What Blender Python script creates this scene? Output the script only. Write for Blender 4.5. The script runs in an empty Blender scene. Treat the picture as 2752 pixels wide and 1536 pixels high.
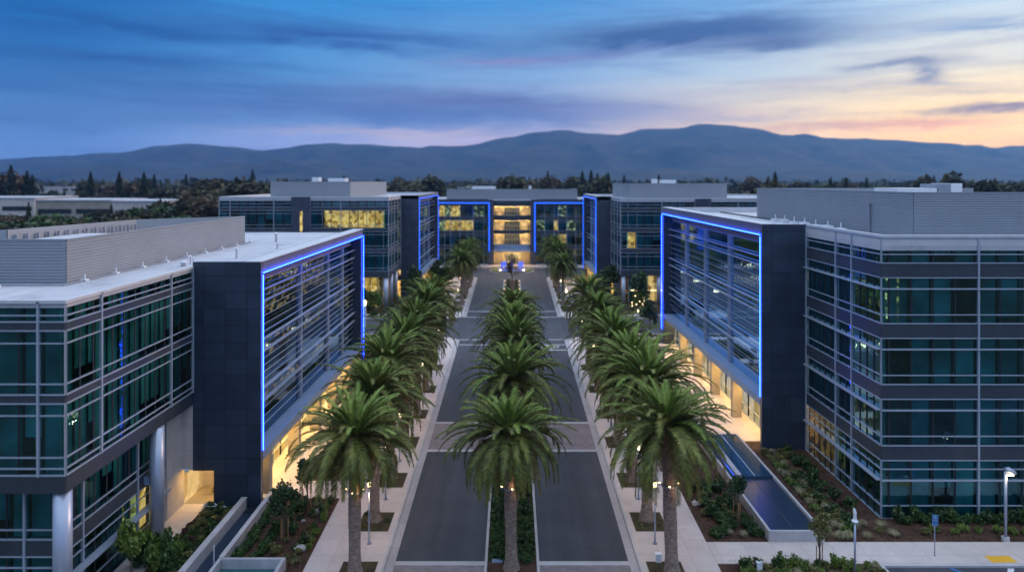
import bpy, math, random
from mathutils import Vector, Matrix, noise
random.seed(7)
R = math.radians
scene = bpy.context.scene
COL = scene.collection

def lin(r, g, b):
    f = lambda c: (c/255.0)/12.92 if c/255.0 <= 0.04045 else ((c/255.0+0.055)/1.055)**2.4
    return (f(r), f(g), f(b), 1.0)

# ---------------------------------------------------------------- materials
class NT:
    def __init__(s, nt): s.nt = nt; s.n = nt.nodes; s.l = nt.links
    def node(s, t, **kw):
        nd = s.n.new(t)
        for k, v in kw.items(): setattr(nd, k, v)
        return nd
    def link(s, a, b): s.l.new(a, b)
    def _in(s, sock, v):
        if v is None: return
        if isinstance(v, (int, float)): sock.default_value = v
        elif isinstance(v, (tuple, list)): sock.default_value = v
        else: s.l.new(v, sock)
    def math(s, op, a, b=None, c=None, clamp=False):
        nd = s.n.new('ShaderNodeMath'); nd.operation = op; nd.use_clamp = clamp
        s._in(nd.inputs[0], a); s._in(nd.inputs[1], b)
        if c is not None: s._in(nd.inputs[2], c)
        return nd.outputs[0]
    def mix(s, f, a, b, bt='MIX'):
        nd = s.n.new('ShaderNodeMix'); nd.data_type = 'RGBA'; nd.blend_type = bt
        s._in(nd.inputs[0], f); s._in(nd.inputs[6], a); s._in(nd.inputs[7], b)
        return nd.outputs[2]
    def ramp(s, f, stops, interp='LINEAR'):
        nd = s.n.new('ShaderNodeValToRGB'); nd.color_ramp.interpolation = interp
        e = nd.color_ramp.elements
        while len(e) < len(stops): e.new(0.5)
        for i, (p, c) in enumerate(stops): e[i].position = p; e[i].color = c
        s._in(nd.inputs[0], f); return nd.outputs[0]
    def noise(s, vec, scale, detail=3, rough=0.55, dist=0.0):
        nd = s.n.new('ShaderNodeTexNoise'); nd.inputs['Scale'].default_value = scale
        nd.inputs['Detail'].default_value = detail; nd.inputs['Roughness'].default_value = rough
        nd.inputs['Distortion'].default_value = dist
        if vec is not None: s.l.new(vec, nd.inputs['Vector'])
        return nd.outputs[0]
    def mapping(s, vec, sc=(1,1,1), loc=(0,0,0), rot=(0,0,0)):
        nd = s.n.new('ShaderNodeMapping'); nd.inputs['Scale'].default_value = sc
        nd.inputs['Location'].default_value = loc; nd.inputs['Rotation'].default_value = rot
        s.l.new(vec, nd.inputs['Vector']); return nd.outputs[0]
    def bump(s, h, strength=0.3, dist=0.05):
        nd = s.n.new('ShaderNodeBump'); nd.inputs['Strength'].default_value = strength
        nd.inputs['Distance'].default_value = dist; s.l.new(h, nd.inputs['Height']); return nd.outputs[0]

def newmat(name):
    m = bpy.data.materials.new(name); m.use_nodes = True
    t = NT(m.node_tree); b = t.n['Principled BSDF']
    return m, t, b

def c4(c): return tuple(c) + (1.0,) if len(c) == 3 else tuple(c)

def m_plain(name, col, rough=0.6, metal=0.0, var=0.12, scale=2.0, bump=0.0, spec=0.5):
    m, t, b = newmat(name)
    geo = t.node('ShaderNodeNewGeometry')
    n = t.noise(geo.outputs['Position'], scale, 4)
    col = c4(col)
    lo = tuple(c*(1-var) for c in col[:3]) + (1,); hi = tuple(min(1, c*(1+var)) for c in col[:3]) + (1,)
    t.link(t.ramp(n, [(0.3, lo), (0.7, hi)]), b.inputs['Base Color'])
    b.inputs['Roughness'].default_value = rough; b.inputs['Metallic'].default_value = metal
    b.inputs['Specular IOR Level'].default_value = spec
    if bump: t.link(t.bump(t.noise(geo.outputs['Position'], scale*8, 3), bump, 0.02), b.inputs['Normal'])
    return m

def wallvec(t):
    """(x+y, z) of the world position: one mapping that suits walls along either axis"""
    geo = t.node('ShaderNodeNewGeometry'); sp = t.node('ShaderNodeSeparateXYZ'); t.link(geo.outputs['Position'], sp.inputs[0])
    cb = t.node('ShaderNodeCombineXYZ'); t.link(t.math('ADD', sp.outputs[0], sp.outputs[1]), cb.inputs[0]); t.link(sp.outputs[2], cb.inputs[1])
    return cb.outputs[0], geo.outputs['Position'], sp

def m_panels(name, col, w=1.55, h=1.2, rough=0.45, joint=0.4, var=0.14, msize=0.02, metal=0.0):
    m, t, b = newmat(name); v, pos, sp = wallvec(t)
    br = t.node('ShaderNodeTexBrick'); t.link(v, br.inputs['Vector'])
    br.offset = 0.0; br.inputs['Scale'].default_value = 1.0
    br.inputs['Brick Width'].default_value = w; br.inputs['Row Height'].default_value = h
    br.inputs['Mortar Size'].default_value = msize; br.inputs['Mortar Smooth'].default_value = 0.1
    col = c4(col)
    br.inputs['Color1'].default_value = tuple(c*(1-var) for c in col[:3])+(1,)
    br.inputs['Color2'].default_value = tuple(c*(1+var) for c in col[:3])+(1,)
    br.inputs['Mortar'].default_value = tuple(c*joint for c in col[:3])+(1,)
    n = t.noise(pos, 0.7, 5)
    n2 = t.noise(t.mapping(pos, (3, 3, 0.25)), 1.0, 4)
    n = t.math('ADD', t.math('MULTIPLY', n, 0.6), t.math('MULTIPLY', n2, 0.4))
    t.link(t.mix(1.0, br.outputs[0], t.ramp(n, [(0.3, (.78,.78,.78,1)), (0.7, (1.14,1.14,1.14,1))]), 'MULTIPLY'), b.inputs['Base Color'])
    t.link(t.ramp(n, [(0.3, (rough*0.8,)*3+(1,)), (0.7, (min(1,rough*1.25),)*3+(1,))]), b.inputs['Roughness'])
    b.inputs['Metallic'].default_value = metal
    return m

def m_glass(name, tint, refl=0.10, rough=0.02, tvar=0.3, rcol=(0.6,0.85,0.92,1)):
    m, t, b = newmat(name); t.n.remove(b); out = t.n['Material Output']
    geo = t.node('ShaderNodeNewGeometry')
    tr = t.node('ShaderNodeBsdfTransparent'); gl = t.node('ShaderNodeBsdfGlossy')
    n = t.noise(geo.outputs['Position'], 0.35, 3)
    t.link(t.ramp(n, [(0.35, tuple(c*(1-tvar) for c in tint)+(1,)), (0.65, tuple(min(1,c*(1+tvar)) for c in tint)+(1,))]), tr.inputs[0])
    gl.inputs['Roughness'].default_value = rough; gl.inputs['Color'].default_value = rcol
    wob = t.noise(geo.outputs['Position'], 1.1, 3)
    t.link(t.bump(wob, 0.16, 0.05), gl.inputs['Normal'])
    fr = t.node('ShaderNodeFresnel'); fr.inputs['IOR'].default_value = 1.55
    f = t.math('ADD', t.math('MULTIPLY', fr.outputs[0], 0.80), refl, clamp=True)
    mx = t.node('ShaderNodeMixShader'); t.link(f, mx.inputs[0]); t.link(tr.outputs[0], mx.inputs[1]); t.link(gl.outputs[0], mx.inputs[2])
    t.link(mx.outputs[0], out.inputs['Surface'])
    return m

def m_emit(name, col, strength):
    m, t, b = newmat(name)
    b.inputs['Base Color'].default_value = (0.02,0.02,0.02,1)
    b.inputs['Emission Color'].default_value = c4(col); b.inputs['Emission Strength'].default_value = strength
    return m

def m_room(name, stops, strength, scale=(0.9, 1.2)):
    """a lit room seen from outside: blocks of furniture and wall in front of lamplight"""
    m, t, b = newmat(name); v, pos, sp = wallvec(t)
    vo = t.node('ShaderNodeTexVoronoi'); vo.distance = 'CHEBYCHEV'; vo.inputs['Scale'].default_value = 1.0
    t.link(t.mapping(v, (scale[0], scale[1], 1)), vo.inputs['Vector'])
    sv = t.node('ShaderNodeSeparateColor'); t.link(vo.outputs['Color'], sv.inputs[0])
    n = t.noise(v, 2.2, 4)
    f = t.math('ADD', t.math('MULTIPLY', sv.outputs[0], 0.55), t.math('MULTIPLY', n, 0.5))
    c = t.ramp(f, stops, 'EASE')
    b.inputs['Base Color'].default_value = (0.3,0.22,0.12,1); b.inputs['Roughness'].default_value = 0.8
    t.link(c, b.inputs['Emission Color']); b.inputs['Emission Strength'].default_value = strength
    return m

M = {}
M['dark_panel'] = m_panels('dark_panel', (0.028,0.044,0.074), 1.62, 1.22, 0.40, 0.42, 0.20, 0.025)
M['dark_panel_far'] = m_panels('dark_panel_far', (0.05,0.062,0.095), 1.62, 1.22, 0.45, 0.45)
M['frame_cap'] = m_panels('frame_cap', (0.15,0.142,0.158), 2.4, 3.0, 0.4, 0.75, 0.05)
M['spandrel'] = m_panels('spandrel', (0.044,0.055,0.072), 6.9, 9.0, 0.4, 0.6, 0.05, 0.015)
M['mullion'] = m_plain('mullion', (0.40,0.45,0.54), 0.38, 0.25, 0.06, 1.0)
M['gasket'] = m_plain('gasket', (0.012,0.018,0.022), 0.5)
M['corrugated'] = m_plain('corrugated', (0.285,0.31,0.345), 0.5, 0.1, 0.05, 0.5)
def m_roof():
    m, t, b = newmat('roof'); geo = t.node('ShaderNodeNewGeometry'); P = geo.outputs['Position']
    n = t.noise(P, 0.22, 7, 0.7, 0.8); n2 = t.noise(t.mapping(P, (1.6, 0.12, 1)), 1.0, 4)
    br = t.node('ShaderNodeTexBrick'); t.link(P, br.inputs['Vector']); br.offset = 0.3; br.inputs['Scale'].default_value = 1.0
    br.inputs['Brick Width'].default_value = 14; br.inputs['Row Height'].default_value = 2.1; br.inputs['Mortar Size'].default_value = 0.03
    br.inputs['Color1'].default_value = (0.50,0.51,0.56,1); br.inputs['Color2'].default_value = (0.44,0.455,0.50,1); br.inputs['Mortar'].default_value = (0.42,0.43,0.48,1)
    f = t.math('ADD', t.math('MULTIPLY', n, 0.65), t.math('MULTIPLY', n2, 0.35))
    t.link(t.mix(1.0, br.outputs[0], t.ramp(f, [(0.34,(.66,.65,.64,1)),(0.46,(.93,.93,.93,1)),(0.7,(1.08,1.08,1.08,1))]), 'MULTIPLY'), b.inputs['Base Color'])
    t.link(t.ramp(f, [(0.36,(.35,.35,.35,1)),(0.5,(.8,.8,.8,1))]), b.inputs['Roughness'])
    return m
M['roof'] = m_roof()
M['parapet'] = m_plain('parapet', (0.55,0.55,0.58), 0.5, 0, 0.06, 1.0)
M['inside_dark'] = m_plain('inside_dark', (0.05,0.055,0.06), 0.8, 0, 0.3, 0.8)
def m_blind():
    m, t, b = newmat('blind'); geo = t.node('ShaderNodeNewGeometry')
    n = t.noise(geo.outputs['Position'], 0.45, 4); f = t.math('ADD', t.math('MULTIPLY', n, 0.5), t.math('MULTIPLY', geo.outputs['Random Per Island'], 0.5))
    t.link(t.ramp(f, [(0.15,(0.045,0.14,0.16,1)),(0.5,(0.12,0.32,0.33,1)),(0.85,(0.27,0.50,0.47,1))]), b.inputs['Base Color']); b.inputs['Roughness'].default_value = 0.8
    return m
M['blind'] = m_blind()
M['glass_front'] = m_glass('glass_front', (0.24,0.66,0.72), 0.08, rcol=(0.42,0.82,0.95,1))
M['glass_side'] = m_glass('glass_side', (0.32,0.60,0.60), 0.04, rcol=(0.26,0.52,0.60,1))
M['glass_louvre'] = m_glass('glass_louvre', (0.20,0.25,0.28), 0.20, 0.015, rcol=(0.38,0.60,0.85,1))
M['glass_clear'] = m_glass('glass_clear', (0.75,0.78,0.70), 0.03)
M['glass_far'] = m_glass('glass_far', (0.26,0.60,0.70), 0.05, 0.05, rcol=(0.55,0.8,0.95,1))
M['louvre'] = m_plain('louvre', (0.46,0.53,0.66), 0.35, 0.4, 0.06, 1.0)
M['ledge'] = m_plain('ledge', (0.28,0.36,0.50), 0.42, 0.15, 0.08, 0.7)
M['tan_wall'] = m_panels('tan_wall', (0.36,0.31,0.26), 2.6, 1.4, 0.7, 0.75, 0.06, 0.012)
M['pale_wall'] = m_panels('pale_wall', (0.56,0.50,0.48), 40, 0.3, 0.8, 0.86, 0.03, 0.012)
M['column'] = m_plain('column', (0.40,0.44,0.54), 0.32, 0.35, 0.05, 0.8)
M['led'] = m_emit('led', (0.010,0.045,1.0), 32.0)
M['led_far'] = m_emit('led_far', (0.014,0.12,1.0), 3.0)
M['warm_strip'] = m_emit('warm_strip', (1.0,0.62,0.18), 105.0)
M['lamp_glow'] = m_emit('lamp_glow', (1.0,0.78,0.42), 12.0)
M['uplight'] = m_emit('uplight', (1.0,0.62,0.25), 12.0)
M['room_warm'] = m_room('room_warm', [(0.25,(0.10,0.06,0.01,1)),(0.42,(0.55,0.36,0.07,1)),(0.6,(0.85,0.62,0.16,1)),(0.8,(1.0,0.84,0.34,1))], 0.72, (1.9, 1.6))
M['room_lobby'] = m_room('room_lobby', [(0.25,(0.22,0.13,0.04,1)),(0.45,(0.6,0.38,0.13,1)),(0.75,(1.0,0.72,0.30,1))], 0.8, (0.45,0.5))
M['room_atrium'] = m_room('room_atrium', [(0.25,(0.16,0.11,0.05,1)),(0.5,(0.50,0.36,0.17,1)),(0.75,(0.95,0.70,0.32,1))], 0.9, (1.1,0.9))
M['room_dim'] = m_room('room_dim', [(0.35,(0.01,0.01,0.012,1)),(0.55,(0.04,0.03,0.02,1)),(0.66,(0.35,0.2,0.07,1)),(0.78,(0.9,0.6,0.25,1))], 1.3, (1.7,2.6))
M['white_metal'] = m_plain('white_metal', (0.72,0.74,0.78), 0.4, 0, 0.05, 2)
M['grey_metal'] = m_plain('grey_metal', (0.33,0.35,0.42), 0.35, 0.4, 0.08, 2)
M['asphalt'] = None

def ground_mat(name, lo, hi, scale, rough=0.85, bump=0.3, detail=6, fine=18.0):
    m, t, b = newmat(name); geo = t.node('ShaderNodeNewGeometry')
    n = t.noise(geo.outputs['Position'], scale, detail, 0.6, 0.4); n2 = t.noise(geo.outputs['Position'], fine, 3)
    f = t.math('ADD', t.math('MULTIPLY', n, 0.7), t.math('MULTIPLY', n2, 0.3))
    t.link(t.ramp(f, [(0.34, c4(lo)), (0.66, c4(hi))]), b.inputs['Base Color'])
    b.inputs['Roughness'].default_value = rough; b.inputs['Specular IOR Level'].default_value = 0.25
    if bump: t.link(t.bump(n2, bump, 0.03), b.inputs['Normal'])
    return m

def m_asphalt():
    m, t, b = newmat('asphalt'); geo = t.node('ShaderNodeNewGeometry'); P = geo.outputs['Position']
    n = t.noise(P, 0.25, 6, 0.6, 0.5); n2 = t.noise(P, 30, 2)
    n3 = t.noise(t.mapping(P, (0.9, 0.04, 1)), 1.0, 4)          # wear along the wheel tracks
    f = t.math('ADD', t.math('ADD', t.math('MULTIPLY', n, 0.4), t.math('MULTIPLY', n2, 0.15)), t.math('MULTIPLY', n3, 0.45))
    c = t.ramp(f, [(0.36, (0.034,0.038,0.050,1)), (0.64, (0.070,0.072,0.086,1))])
    vo = t.node('ShaderNodeTexVoronoi'); vo.feature = 'DISTANCE_TO_EDGE'; vo.inputs['Scale'].default_value = 0.22
    vm = t.node('ShaderNodeVectorMath'); vm.operation = 'ADD'
    nn = t.node('ShaderNodeTexNoise'); nn.inputs['Scale'].default_value = 0.8; t.link(P, nn.inputs['Vector'])
    t.link(P, vm.inputs[0]); t.link(nn.outputs['Color'], vm.inputs[1]); t.link(vm.outputs[0], vo.inputs['Vector'])
    crack = t.math('LESS_THAN', vo.outputs['Distance'], 0.006)
    sp = t.node('ShaderNodeSeparateXYZ'); t.link(P, sp.inputs[0])
    ax = t.math('ABSOLUTE', sp.outputs[0])                      # two polished wheel paths in each lane
    def band(c0, w0): return t.math('EXPONENT', t.math('MULTIPLY', t.math('POWER', t.math('DIVIDE', t.math('SUBTRACT', ax, c0), w0), 2.0), -1.0))
    tr = t.math('ADD', band(3.6, 0.38), band(5.3, 0.38)); tr = t.math('MULTIPLY', tr, t.math('ADD', n3, 0.1))
    c = t.mix(t.math('MULTIPLY', tr, 0.38, clamp=True), c, (0.028,0.029,0.034,1))
    oil = t.math('GREATER_THAN', t.noise(t.mapping(P, (1.0,0.6,1), (7,3,0)), 0.55, 5, 0.7), 0.66)
    c = t.mix(t.math('MULTIPLY', oil, 0.35), c, (0.03,0.03,0.033,1))
    pt = t.node('ShaderNodeTexBrick'); t.link(P, pt.inputs['Vector']); pt.offset = 0.37; pt.inputs['Scale'].default_value = 1.0; pt.inputs['Brick Width'].default_value = 5.2; pt.inputs['Row Height'].default_value = 9.0; pt.inputs['Mortar Size'].default_value = 0.012
    pt.inputs['Color1'].default_value = (0.86,0.86,0.88,1); pt.inputs['Color2'].default_value = (1.1,1.1,1.1,1); pt.inputs['Mortar'].default_value = (0.7,0.7,0.7,1)
    c = t.mix(0.6, c, pt.outputs[0], 'MULTIPLY')
    t.link(t.mix(t.math('MULTIPLY', crack, 0.5), c, (0.02,0.02,0.022,1)), b.inputs['Base Color'])
    b.inputs['Roughness'].default_value = 0.78
    t.link(t.bump(n2, 0.25, 0.01), b.inputs['Normal'])
    return m
M['asphalt'] = m_asphalt()

def m_slabs(name, col, w, h, joint=0.6, var=0.07, rough=0.75, msize=0.012, off=0.0, bump=0.0):
    m, t, b = newmat(name); geo = t.node('ShaderNodeNewGeometry'); P = geo.outputs['Position']
    br = t.node('ShaderNodeTexBrick'); t.link(P, br.inputs['Vector']); br.offset = off
    br.inputs['Scale'].default_value = 1.0; br.inputs['Brick Width'].default_value = w; br.inputs['Row Height'].default_value = h
    br.inputs['Mortar Size'].default_value = msize; br.inputs['Mortar Smooth'].default_value = 0.2
    br.inputs['Color1'].default_value = tuple(c*(1-var) for c in col)+(1,); br.inputs['Color2'].default_value = tuple(c*(1+var) for c in col)+(1,)
    br.inputs['Mortar'].default_value = tuple(c*joint for c in col)+(1,)
    n = t.noise(P, 0.5, 6, 0.65); n2 = t.noise(P, 9, 4)
    f = t.math('ADD', t.math('MULTIPLY', n, 0.6), t.math('MULTIPLY', n2, 0.4))
    t.link(t.mix(1.0, br.outputs[0], t.ramp(f, [(0.32, (.80,.79,.79,1)), (0.68, (1.10,1.09,1.08,1))]), 'MULTIPLY'), b.inputs['Base Color'])
    b.inputs['Roughness'].default_value = rough
    t.link(t.bump(n2, 0.12, 0.01), b.inputs['Normal'])
    return m
M['sidewalk'] = m_slabs('sidewalk', (0.60,0.51,0.475), 1.9, 1.9)
M['gutter'] = m_slabs('gutter', (0.44,0.40,0.40), 50, 3.2)
M['kerb'] = m_slabs('kerb', (0.50,0.47,0.48), 50, 3.2, 0.5)
M['paver'] = m_slabs('paver', (0.24,0.20,0.205), 0.42, 0.21, 0.75, 0.16, 0.8, 0.008, 0.5)
M['paint'] = m_plain('paint', (0.62,0.62,0.64), 0.6, 0, 0.15, 3.0)
M['blue_paint'] = m_plain('blue_paint', (0.03,0.16,0.42), 0.6, 0, 0.15, 3.0)
M['yellow_pad'] = m_plain('yellow_pad', (0.80,0.42,0.03), 0.6, 0, 0.08, 3.0)
M['concrete'] = m_panels('concrete', (0.44,0.42,0.44), 2.4, 4.0, 0.75, 0.7, 0.05, 0.012)
M['mulch'] = ground_mat('mulch', (0.035,0.020,0.013), (0.115,0.058,0.036), 1.2, 0.95, 0.7, 6, 26)
M['soil_green'] = ground_mat('soil_green', (0.03,0.028,0.014), (0.10,0.075,0.035), 1.1, 0.95, 0.7, 6, 20)
M['lawn'] = ground_mat('lawn', (0.035,0.062,0.014), (0.085,0.12,0.032), 0.8, 0.95, 0.6, 6, 22)
M['plain_ground'] = ground_mat('plain_ground', (0.035,0.042,0.022), (0.11,0.095,0.065), 0.012, 0.95, 0.0, 8, 0.08)
M['hill'] = ground_mat('hill', (0.006,0.017,0.024), (0.080,0.072,0.058), 0.0030, 0.95, 0.0, 10, 0.012)
h_ = NT(M['hill'].node_tree); g_ = h_.node('ShaderNodeNewGeometry'); h_.link(h_.bump(h_.noise(g_.outputs['Position'], 0.014, 8, 0.7), 1.0, 26.0), h_.n['Principled BSDF'].inputs['Normal'])
M['stone'] = m_plain('stone', (0.42,0.40,0.38), 0.8, 0, 0.25, 3.0, 0.4)
M['timber'] = m_plain('timber', (0.33,0.18,0.09), 0.75, 0, 0.25, 5.0)
M['rail_timber'] = m_plain('rail_timber', (0.45,0.17,0.06), 0.6, 0, 0.2, 5.0)
M['bark'] = m_plain('bark', (0.12,0.09,0.06), 0.9, 0, 0.3, 6.0, 0.5)

def m_water(name, col, rough, ripple=0.0, rib=0.0):
    m, t, b = newmat(name); geo = t.node('ShaderNodeNewGeometry'); P = geo.outputs['Position']
    b.inputs['Base Color'].default_value = c4(col); b.inputs['Roughness'].default_value = rough
    b.inputs['IOR'].default_value = 1.33; b.inputs['Specular IOR Level'].default_value = 0.9
    if rib:
        wv = t.node('ShaderNodeTexWave'); wv.bands_direction = 'Y'; wv.inputs['Scale'].default_value = rib
        wv.inputs['Distortion'].default_value = 1.2; wv.inputs['Detail'].default_value = 3; t.link(P, wv.inputs['Vector'])
        t.link(t.bump(wv.outputs[1], 0.12, 0.01), b.inputs['Normal'])
        n = t.noise(P, 1.5, 5)
        t.link(t.ramp(n, [(0.3, tuple(c*0.85 for c in col)+(1,)), (0.7, tuple(c*1.2 for c in col)+(1,))]), b.inputs['Base Color'])
    elif ripple:
        t.link(t.bump(t.noise(P, 5.0, 3), ripple, 0.02), b.inputs['Normal'])
    return m
M['water_still'] = m_water('water_still', (0.02,0.05,0.09), 0.04, 0.05)
M['water_weir'] = m_water('water_weir', (0.018,0.034,0.060), 0.3, 0, 1.2)
M['water_teal'] = m_water('water_teal', (0.03,0.12,0.15), 0.1, 0.1)
M['water_glow'] = m_emit('water_glow', (0.03,0.12,1.0), 1.3)
M['marker_glow'] = m_emit('marker_glow', (1.0,0.75,0.4), 5.0)

def m_leaf(name, lo, hi, rough=0.5, scale=0.9, trans=0.25, spec=0.4):
    m, t, b = newmat(name); geo = t.node('ShaderNodeNewGeometry'); oi = t.node('ShaderNodeObjectInfo')
    n = t.noise(geo.outputs['Position'], scale, 4, 0.6)
    rnd = t.math('MULTIPLY', t.math('SUBTRACT', geo.outputs['Random Per Island'], 0.5), 0.5)
    f = t.math('ADD', n, rnd)
    f = t.math('ADD', f, t.math('MULTIPLY', t.math('SUBTRACT', oi.outputs['Random'], 0.5), 0.22))
    t.link(t.ramp(f, [(0.25, c4(lo)), (0.75, c4(hi))]), b.inputs['Base Color'])
    b.inputs['Roughness'].default_value = rough; b.inputs['Specular IOR Level'].default_value = spec
    return m
M['frond'] = m_leaf('frond', (0.046,0.060,0.010), (0.195,0.200,0.040), 0.5, 0.6, spec=0.3)
M['frond_old'] = m_leaf('frond_old', (0.085,0.080,0.016), (0.23,0.18,0.05), 0.55, 0.6, spec=0.3)
M['frond_young'] = m_leaf('frond_young', (0.085,0.14,0.018), (0.24,0.30,0.06), 0.5, 0.6, spec=0.3)
M['frond_stem'] = m_plain('frond_stem', (0.16,0.17,0.07), 0.5)
M['hedge'] = m_leaf('hedge', (0.018,0.045,0.010), (0.065,0.12,0.025), 0.5, 2.0)
M['lime_leaf'] = m_leaf('lime_leaf', (0.06,0.10,0.015), (0.18,0.24,0.04), 0.5, 2.0)
M['olive_leaf'] = m_leaf('olive_leaf', (0.07,0.075,0.02), (0.20,0.19,0.06), 0.5, 2.0)
M['tan_grass'] = m_leaf('tan_grass', (0.14,0.13,0.07), (0.38,0.33,0.18), 0.7, 2.0)
M['tree_leaf'] = m_leaf('tree_leaf', (0.018,0.040,0.014), (0.06,0.10,0.03), 0.5, 1.2)
M['red_leaf'] = m_leaf('red_leaf', (0.05,0.025,0.02), (0.14,0.065,0.05), 0.6, 1.5)
M['far_leaf'] = m_leaf('far_leaf', (0.024,0.030,0.014), (0.105,0.092,0.045), 0.8, 0.08)
M['far_leaf_rust'] = m_leaf('far_leaf_rust', (0.045,0.034,0.018), (0.12,0.08,0.042), 0.8, 0.08)
M['conifer_leaf'] = m_leaf('conifer_leaf', (0.012,0.022,0.014), (0.035,0.048,0.026), 0.8, 0.1)

def m_trunk():
    m, t, b = newmat('palm_trunk'); geo = t.node('ShaderNodeNewGeometry'); P = geo.outputs['Position']
    tc = t.node('ShaderNodeTexCoord'); O = tc.outputs['Object']
    n = t.noise(O, 6, 5); n2 = t.noise(t.mapping(O, (1,1,6)), 3.0, 3)
    f = t.math('ADD', t.math('MULTIPLY', n, 0.5), t.math('MULTIPLY', n2, 0.5))
    t.link(t.ramp(f, [(0.3, (0.10,0.066,0.048,1)), (0.52, (0.27,0.195,0.155,1)), (0.72, (0.46,0.36,0.30,1))]), b.inputs['Base Color'])
    b.inputs['Roughness'].default_value = 0.9
    t.link(t.bump(n2, 1.0, 0.06), b.inputs['Normal'])
    return m
M['palm_trunk'] = m_trunk()

# ---------------------------------------------------------------- mesh builder
class MB:
    def __init__(s): s.v = []; s.f = []; s.m = []; s.mi = 0
    def face(s, pts):
        b = len(s.v); s.v += [tuple(p) for p in pts]; s.f.append(tuple(range(b, b+len(pts)))); s.m.append(s.mi)
    def box(s, x0, x1, y0, y1, z0, z1):
        if x0 > x1: x0, x1 = x1, x0
        if y0 > y1: y0, y1 = y1, y0
        if z0 > z1: z0, z1 = z1, z0
        b = len(s.v)
        s.v += [(x0,y0,z0),(x1,y0,z0),(x1,y1,z0),(x0,y1,z0),(x0,y0,z1),(x1,y0,z1),(x1,y1,z1),(x0,y1,z1)]
        for q in ((0,3,2,1),(4,5,6,7),(0,1,5,4),(1,2,6,5),(2,3,7,6),(3,0,4,7)):
            s.f.append(tuple(b+i for i in q)); s.m.append(s.mi)
        return s
    def prism(s, poly, z0, z1):
        """vertical prism over a counter-clockwise polygon"""
        a = sum(poly[i][0]*poly[(i+1)%len(poly)][1]-poly[(i+1)%len(poly)][0]*poly[i][1] for i in range(len(poly)))
        if a < 0: poly = poly[::-1]
        n = len(poly); b = len(s.v)
        s.v += [(p[0],p[1],z0) for p in poly] + [(p[0],p[1],z1) for p in poly]
        s.f.append(tuple(b+n+i for i in range(n))); s.m.append(s.mi)
        s.f.append(tuple(b+i for i in reversed(range(n)))); s.m.append(s.mi)
        for i in range(n):
            j = (i+1)%n; s.f.append((b+i, b+j, b+n+j, b+n+i)); s.m.append(s.mi)
        return s
    def tube(s, pts, rad, seg=8, cap=True):
        rings = []
        n = len(pts)
        for i, p in enumerate(pts):
            p = Vector(p); a = Vector(pts[max(0,i-1)]); c = Vector(pts[min(n-1,i+1)]); d = (c-a)
            d = d.normalized() if d.length > 1e-9 else Vector((0,0,1))
            up = Vector((0,0,1)) if abs(d.z) < 0.9 else Vector((1,0,0))
            sx = d.cross(up).normalized(); sy = sx.cross(d).normalized()
            r = rad[i] if isinstance(rad, (list,tuple)) else rad
            b = len(s.v)
            for k in range(seg):
                an = 2*math.pi*k/seg; s.v.append(tuple(p + sx*(r*math.cos(an)) + sy*(r*math.sin(an))))
            rings.append(b)
        for a, c in zip(rings, rings[1:]):
            for k in range(seg):
                j = (k+1)%seg; s.f.append((a+k, a+j, c+j, c+k)); s.m.append(s.mi)
        if cap:
            s.f.append(tuple(rings[0]+k for k in reversed(range(seg)))); s.m.append(s.mi)
            s.f.append(tuple(rings[-1]+k for k in range(seg))); s.m.append(s.mi)
        return s
    def fbox(s, fr, u0, u1, n0, n1, z0, z1):
        ox, oy, ux, uy, nx, ny = fr
        return s.box(ox+u0*ux+n0*nx, ox+u1*ux+n1*nx, oy+u0*uy+n0*ny, oy+u1*uy+n1*ny, z0, z1)
    def fquad(s, fr, u0, u1, n, z0, z1):
        ox, oy, ux, uy, nx, ny = fr
        a = (ox+u0*ux+n*nx, oy+u0*uy+n*ny); c = (ox+u1*ux+n*nx, oy+u1*uy+n*ny)
        s.face([(a[0],a[1],z0),(c[0],c[1],z0),(c[0],c[1],z1),(a[0],a[1],z1)])
    def build(s, name, mats, parent=None, smooth=False, local=False):
        if not isinstance(mats, (list,tuple)): mats = [mats]
        me = bpy.data.meshes.new(name)
        off = Vector((0,0,0))
        if parent is not None and not local:
            q = parent
            while q is not None: off += q.location; q = q.parent
        me.from_pydata([(v[0]-off.x, v[1]-off.y, v[2]-off.z) for v in s.v] if off.length else s.v, [], s.f)
        for m in mats: me.materials.append(m)
        if len(mats) > 1: me.polygons.foreach_set('material_index', s.m)
        if smooth: me.polygons.foreach_set('use_smooth', [True]*len(s.f))
        me.update()
        o = bpy.data.objects.new(name, me); COL.objects.link(o)
        if parent is not None: o.parent = parent
        return o

def tag(o, label=None, cat=None, group=None, kind=None):
    if label: o['label'] = label
    if cat: o['category'] = cat
    if group: o['group'] = group
    if kind: o['kind'] = kind
    return o

def empty(name, loc=(0,0,0), rz=0.0):
    o = bpy.data.objects.new(name, None); COL.objects.link(o); o.location = loc; o.rotation_euler = (0,0,rz)
    o.empty_display_size = 0.3
    return o

def dup(root, loc, rz=None, sc=None, label=None, group=None):
    def cp(o, parent):
        c = o.copy(); COL.objects.link(c)
        if parent is not None: c.parent = parent
        for ch in kids.get(o.name, []): cp(ch, c)
        return c
    kids = {}
    def walk(o):
        for ch in list(o.children): kids.setdefault(o.name, []).append(ch); walk(ch)
    walk(root)
    r = cp(root, None); r.location = loc
    if rz is not None: r.rotation_euler = (0,0,rz)
    if sc is not None: r.scale = (sc,sc,sc) if isinstance(sc,(int,float)) else sc
    if label: r['label'] = label
    if group: r['group'] = group
    return r

ORD = ['first','second','third','fourth','fifth','sixth','seventh','eighth','ninth','tenth','eleventh','twelfth']
def kx(y): return 1.0 + 0.0013*(max(30,min(y,180))-43.0)
def hw(y): return 7.37*kx(y)
# ---------------------------------------------------------------- buildings
rb = random.Random(11)

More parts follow.
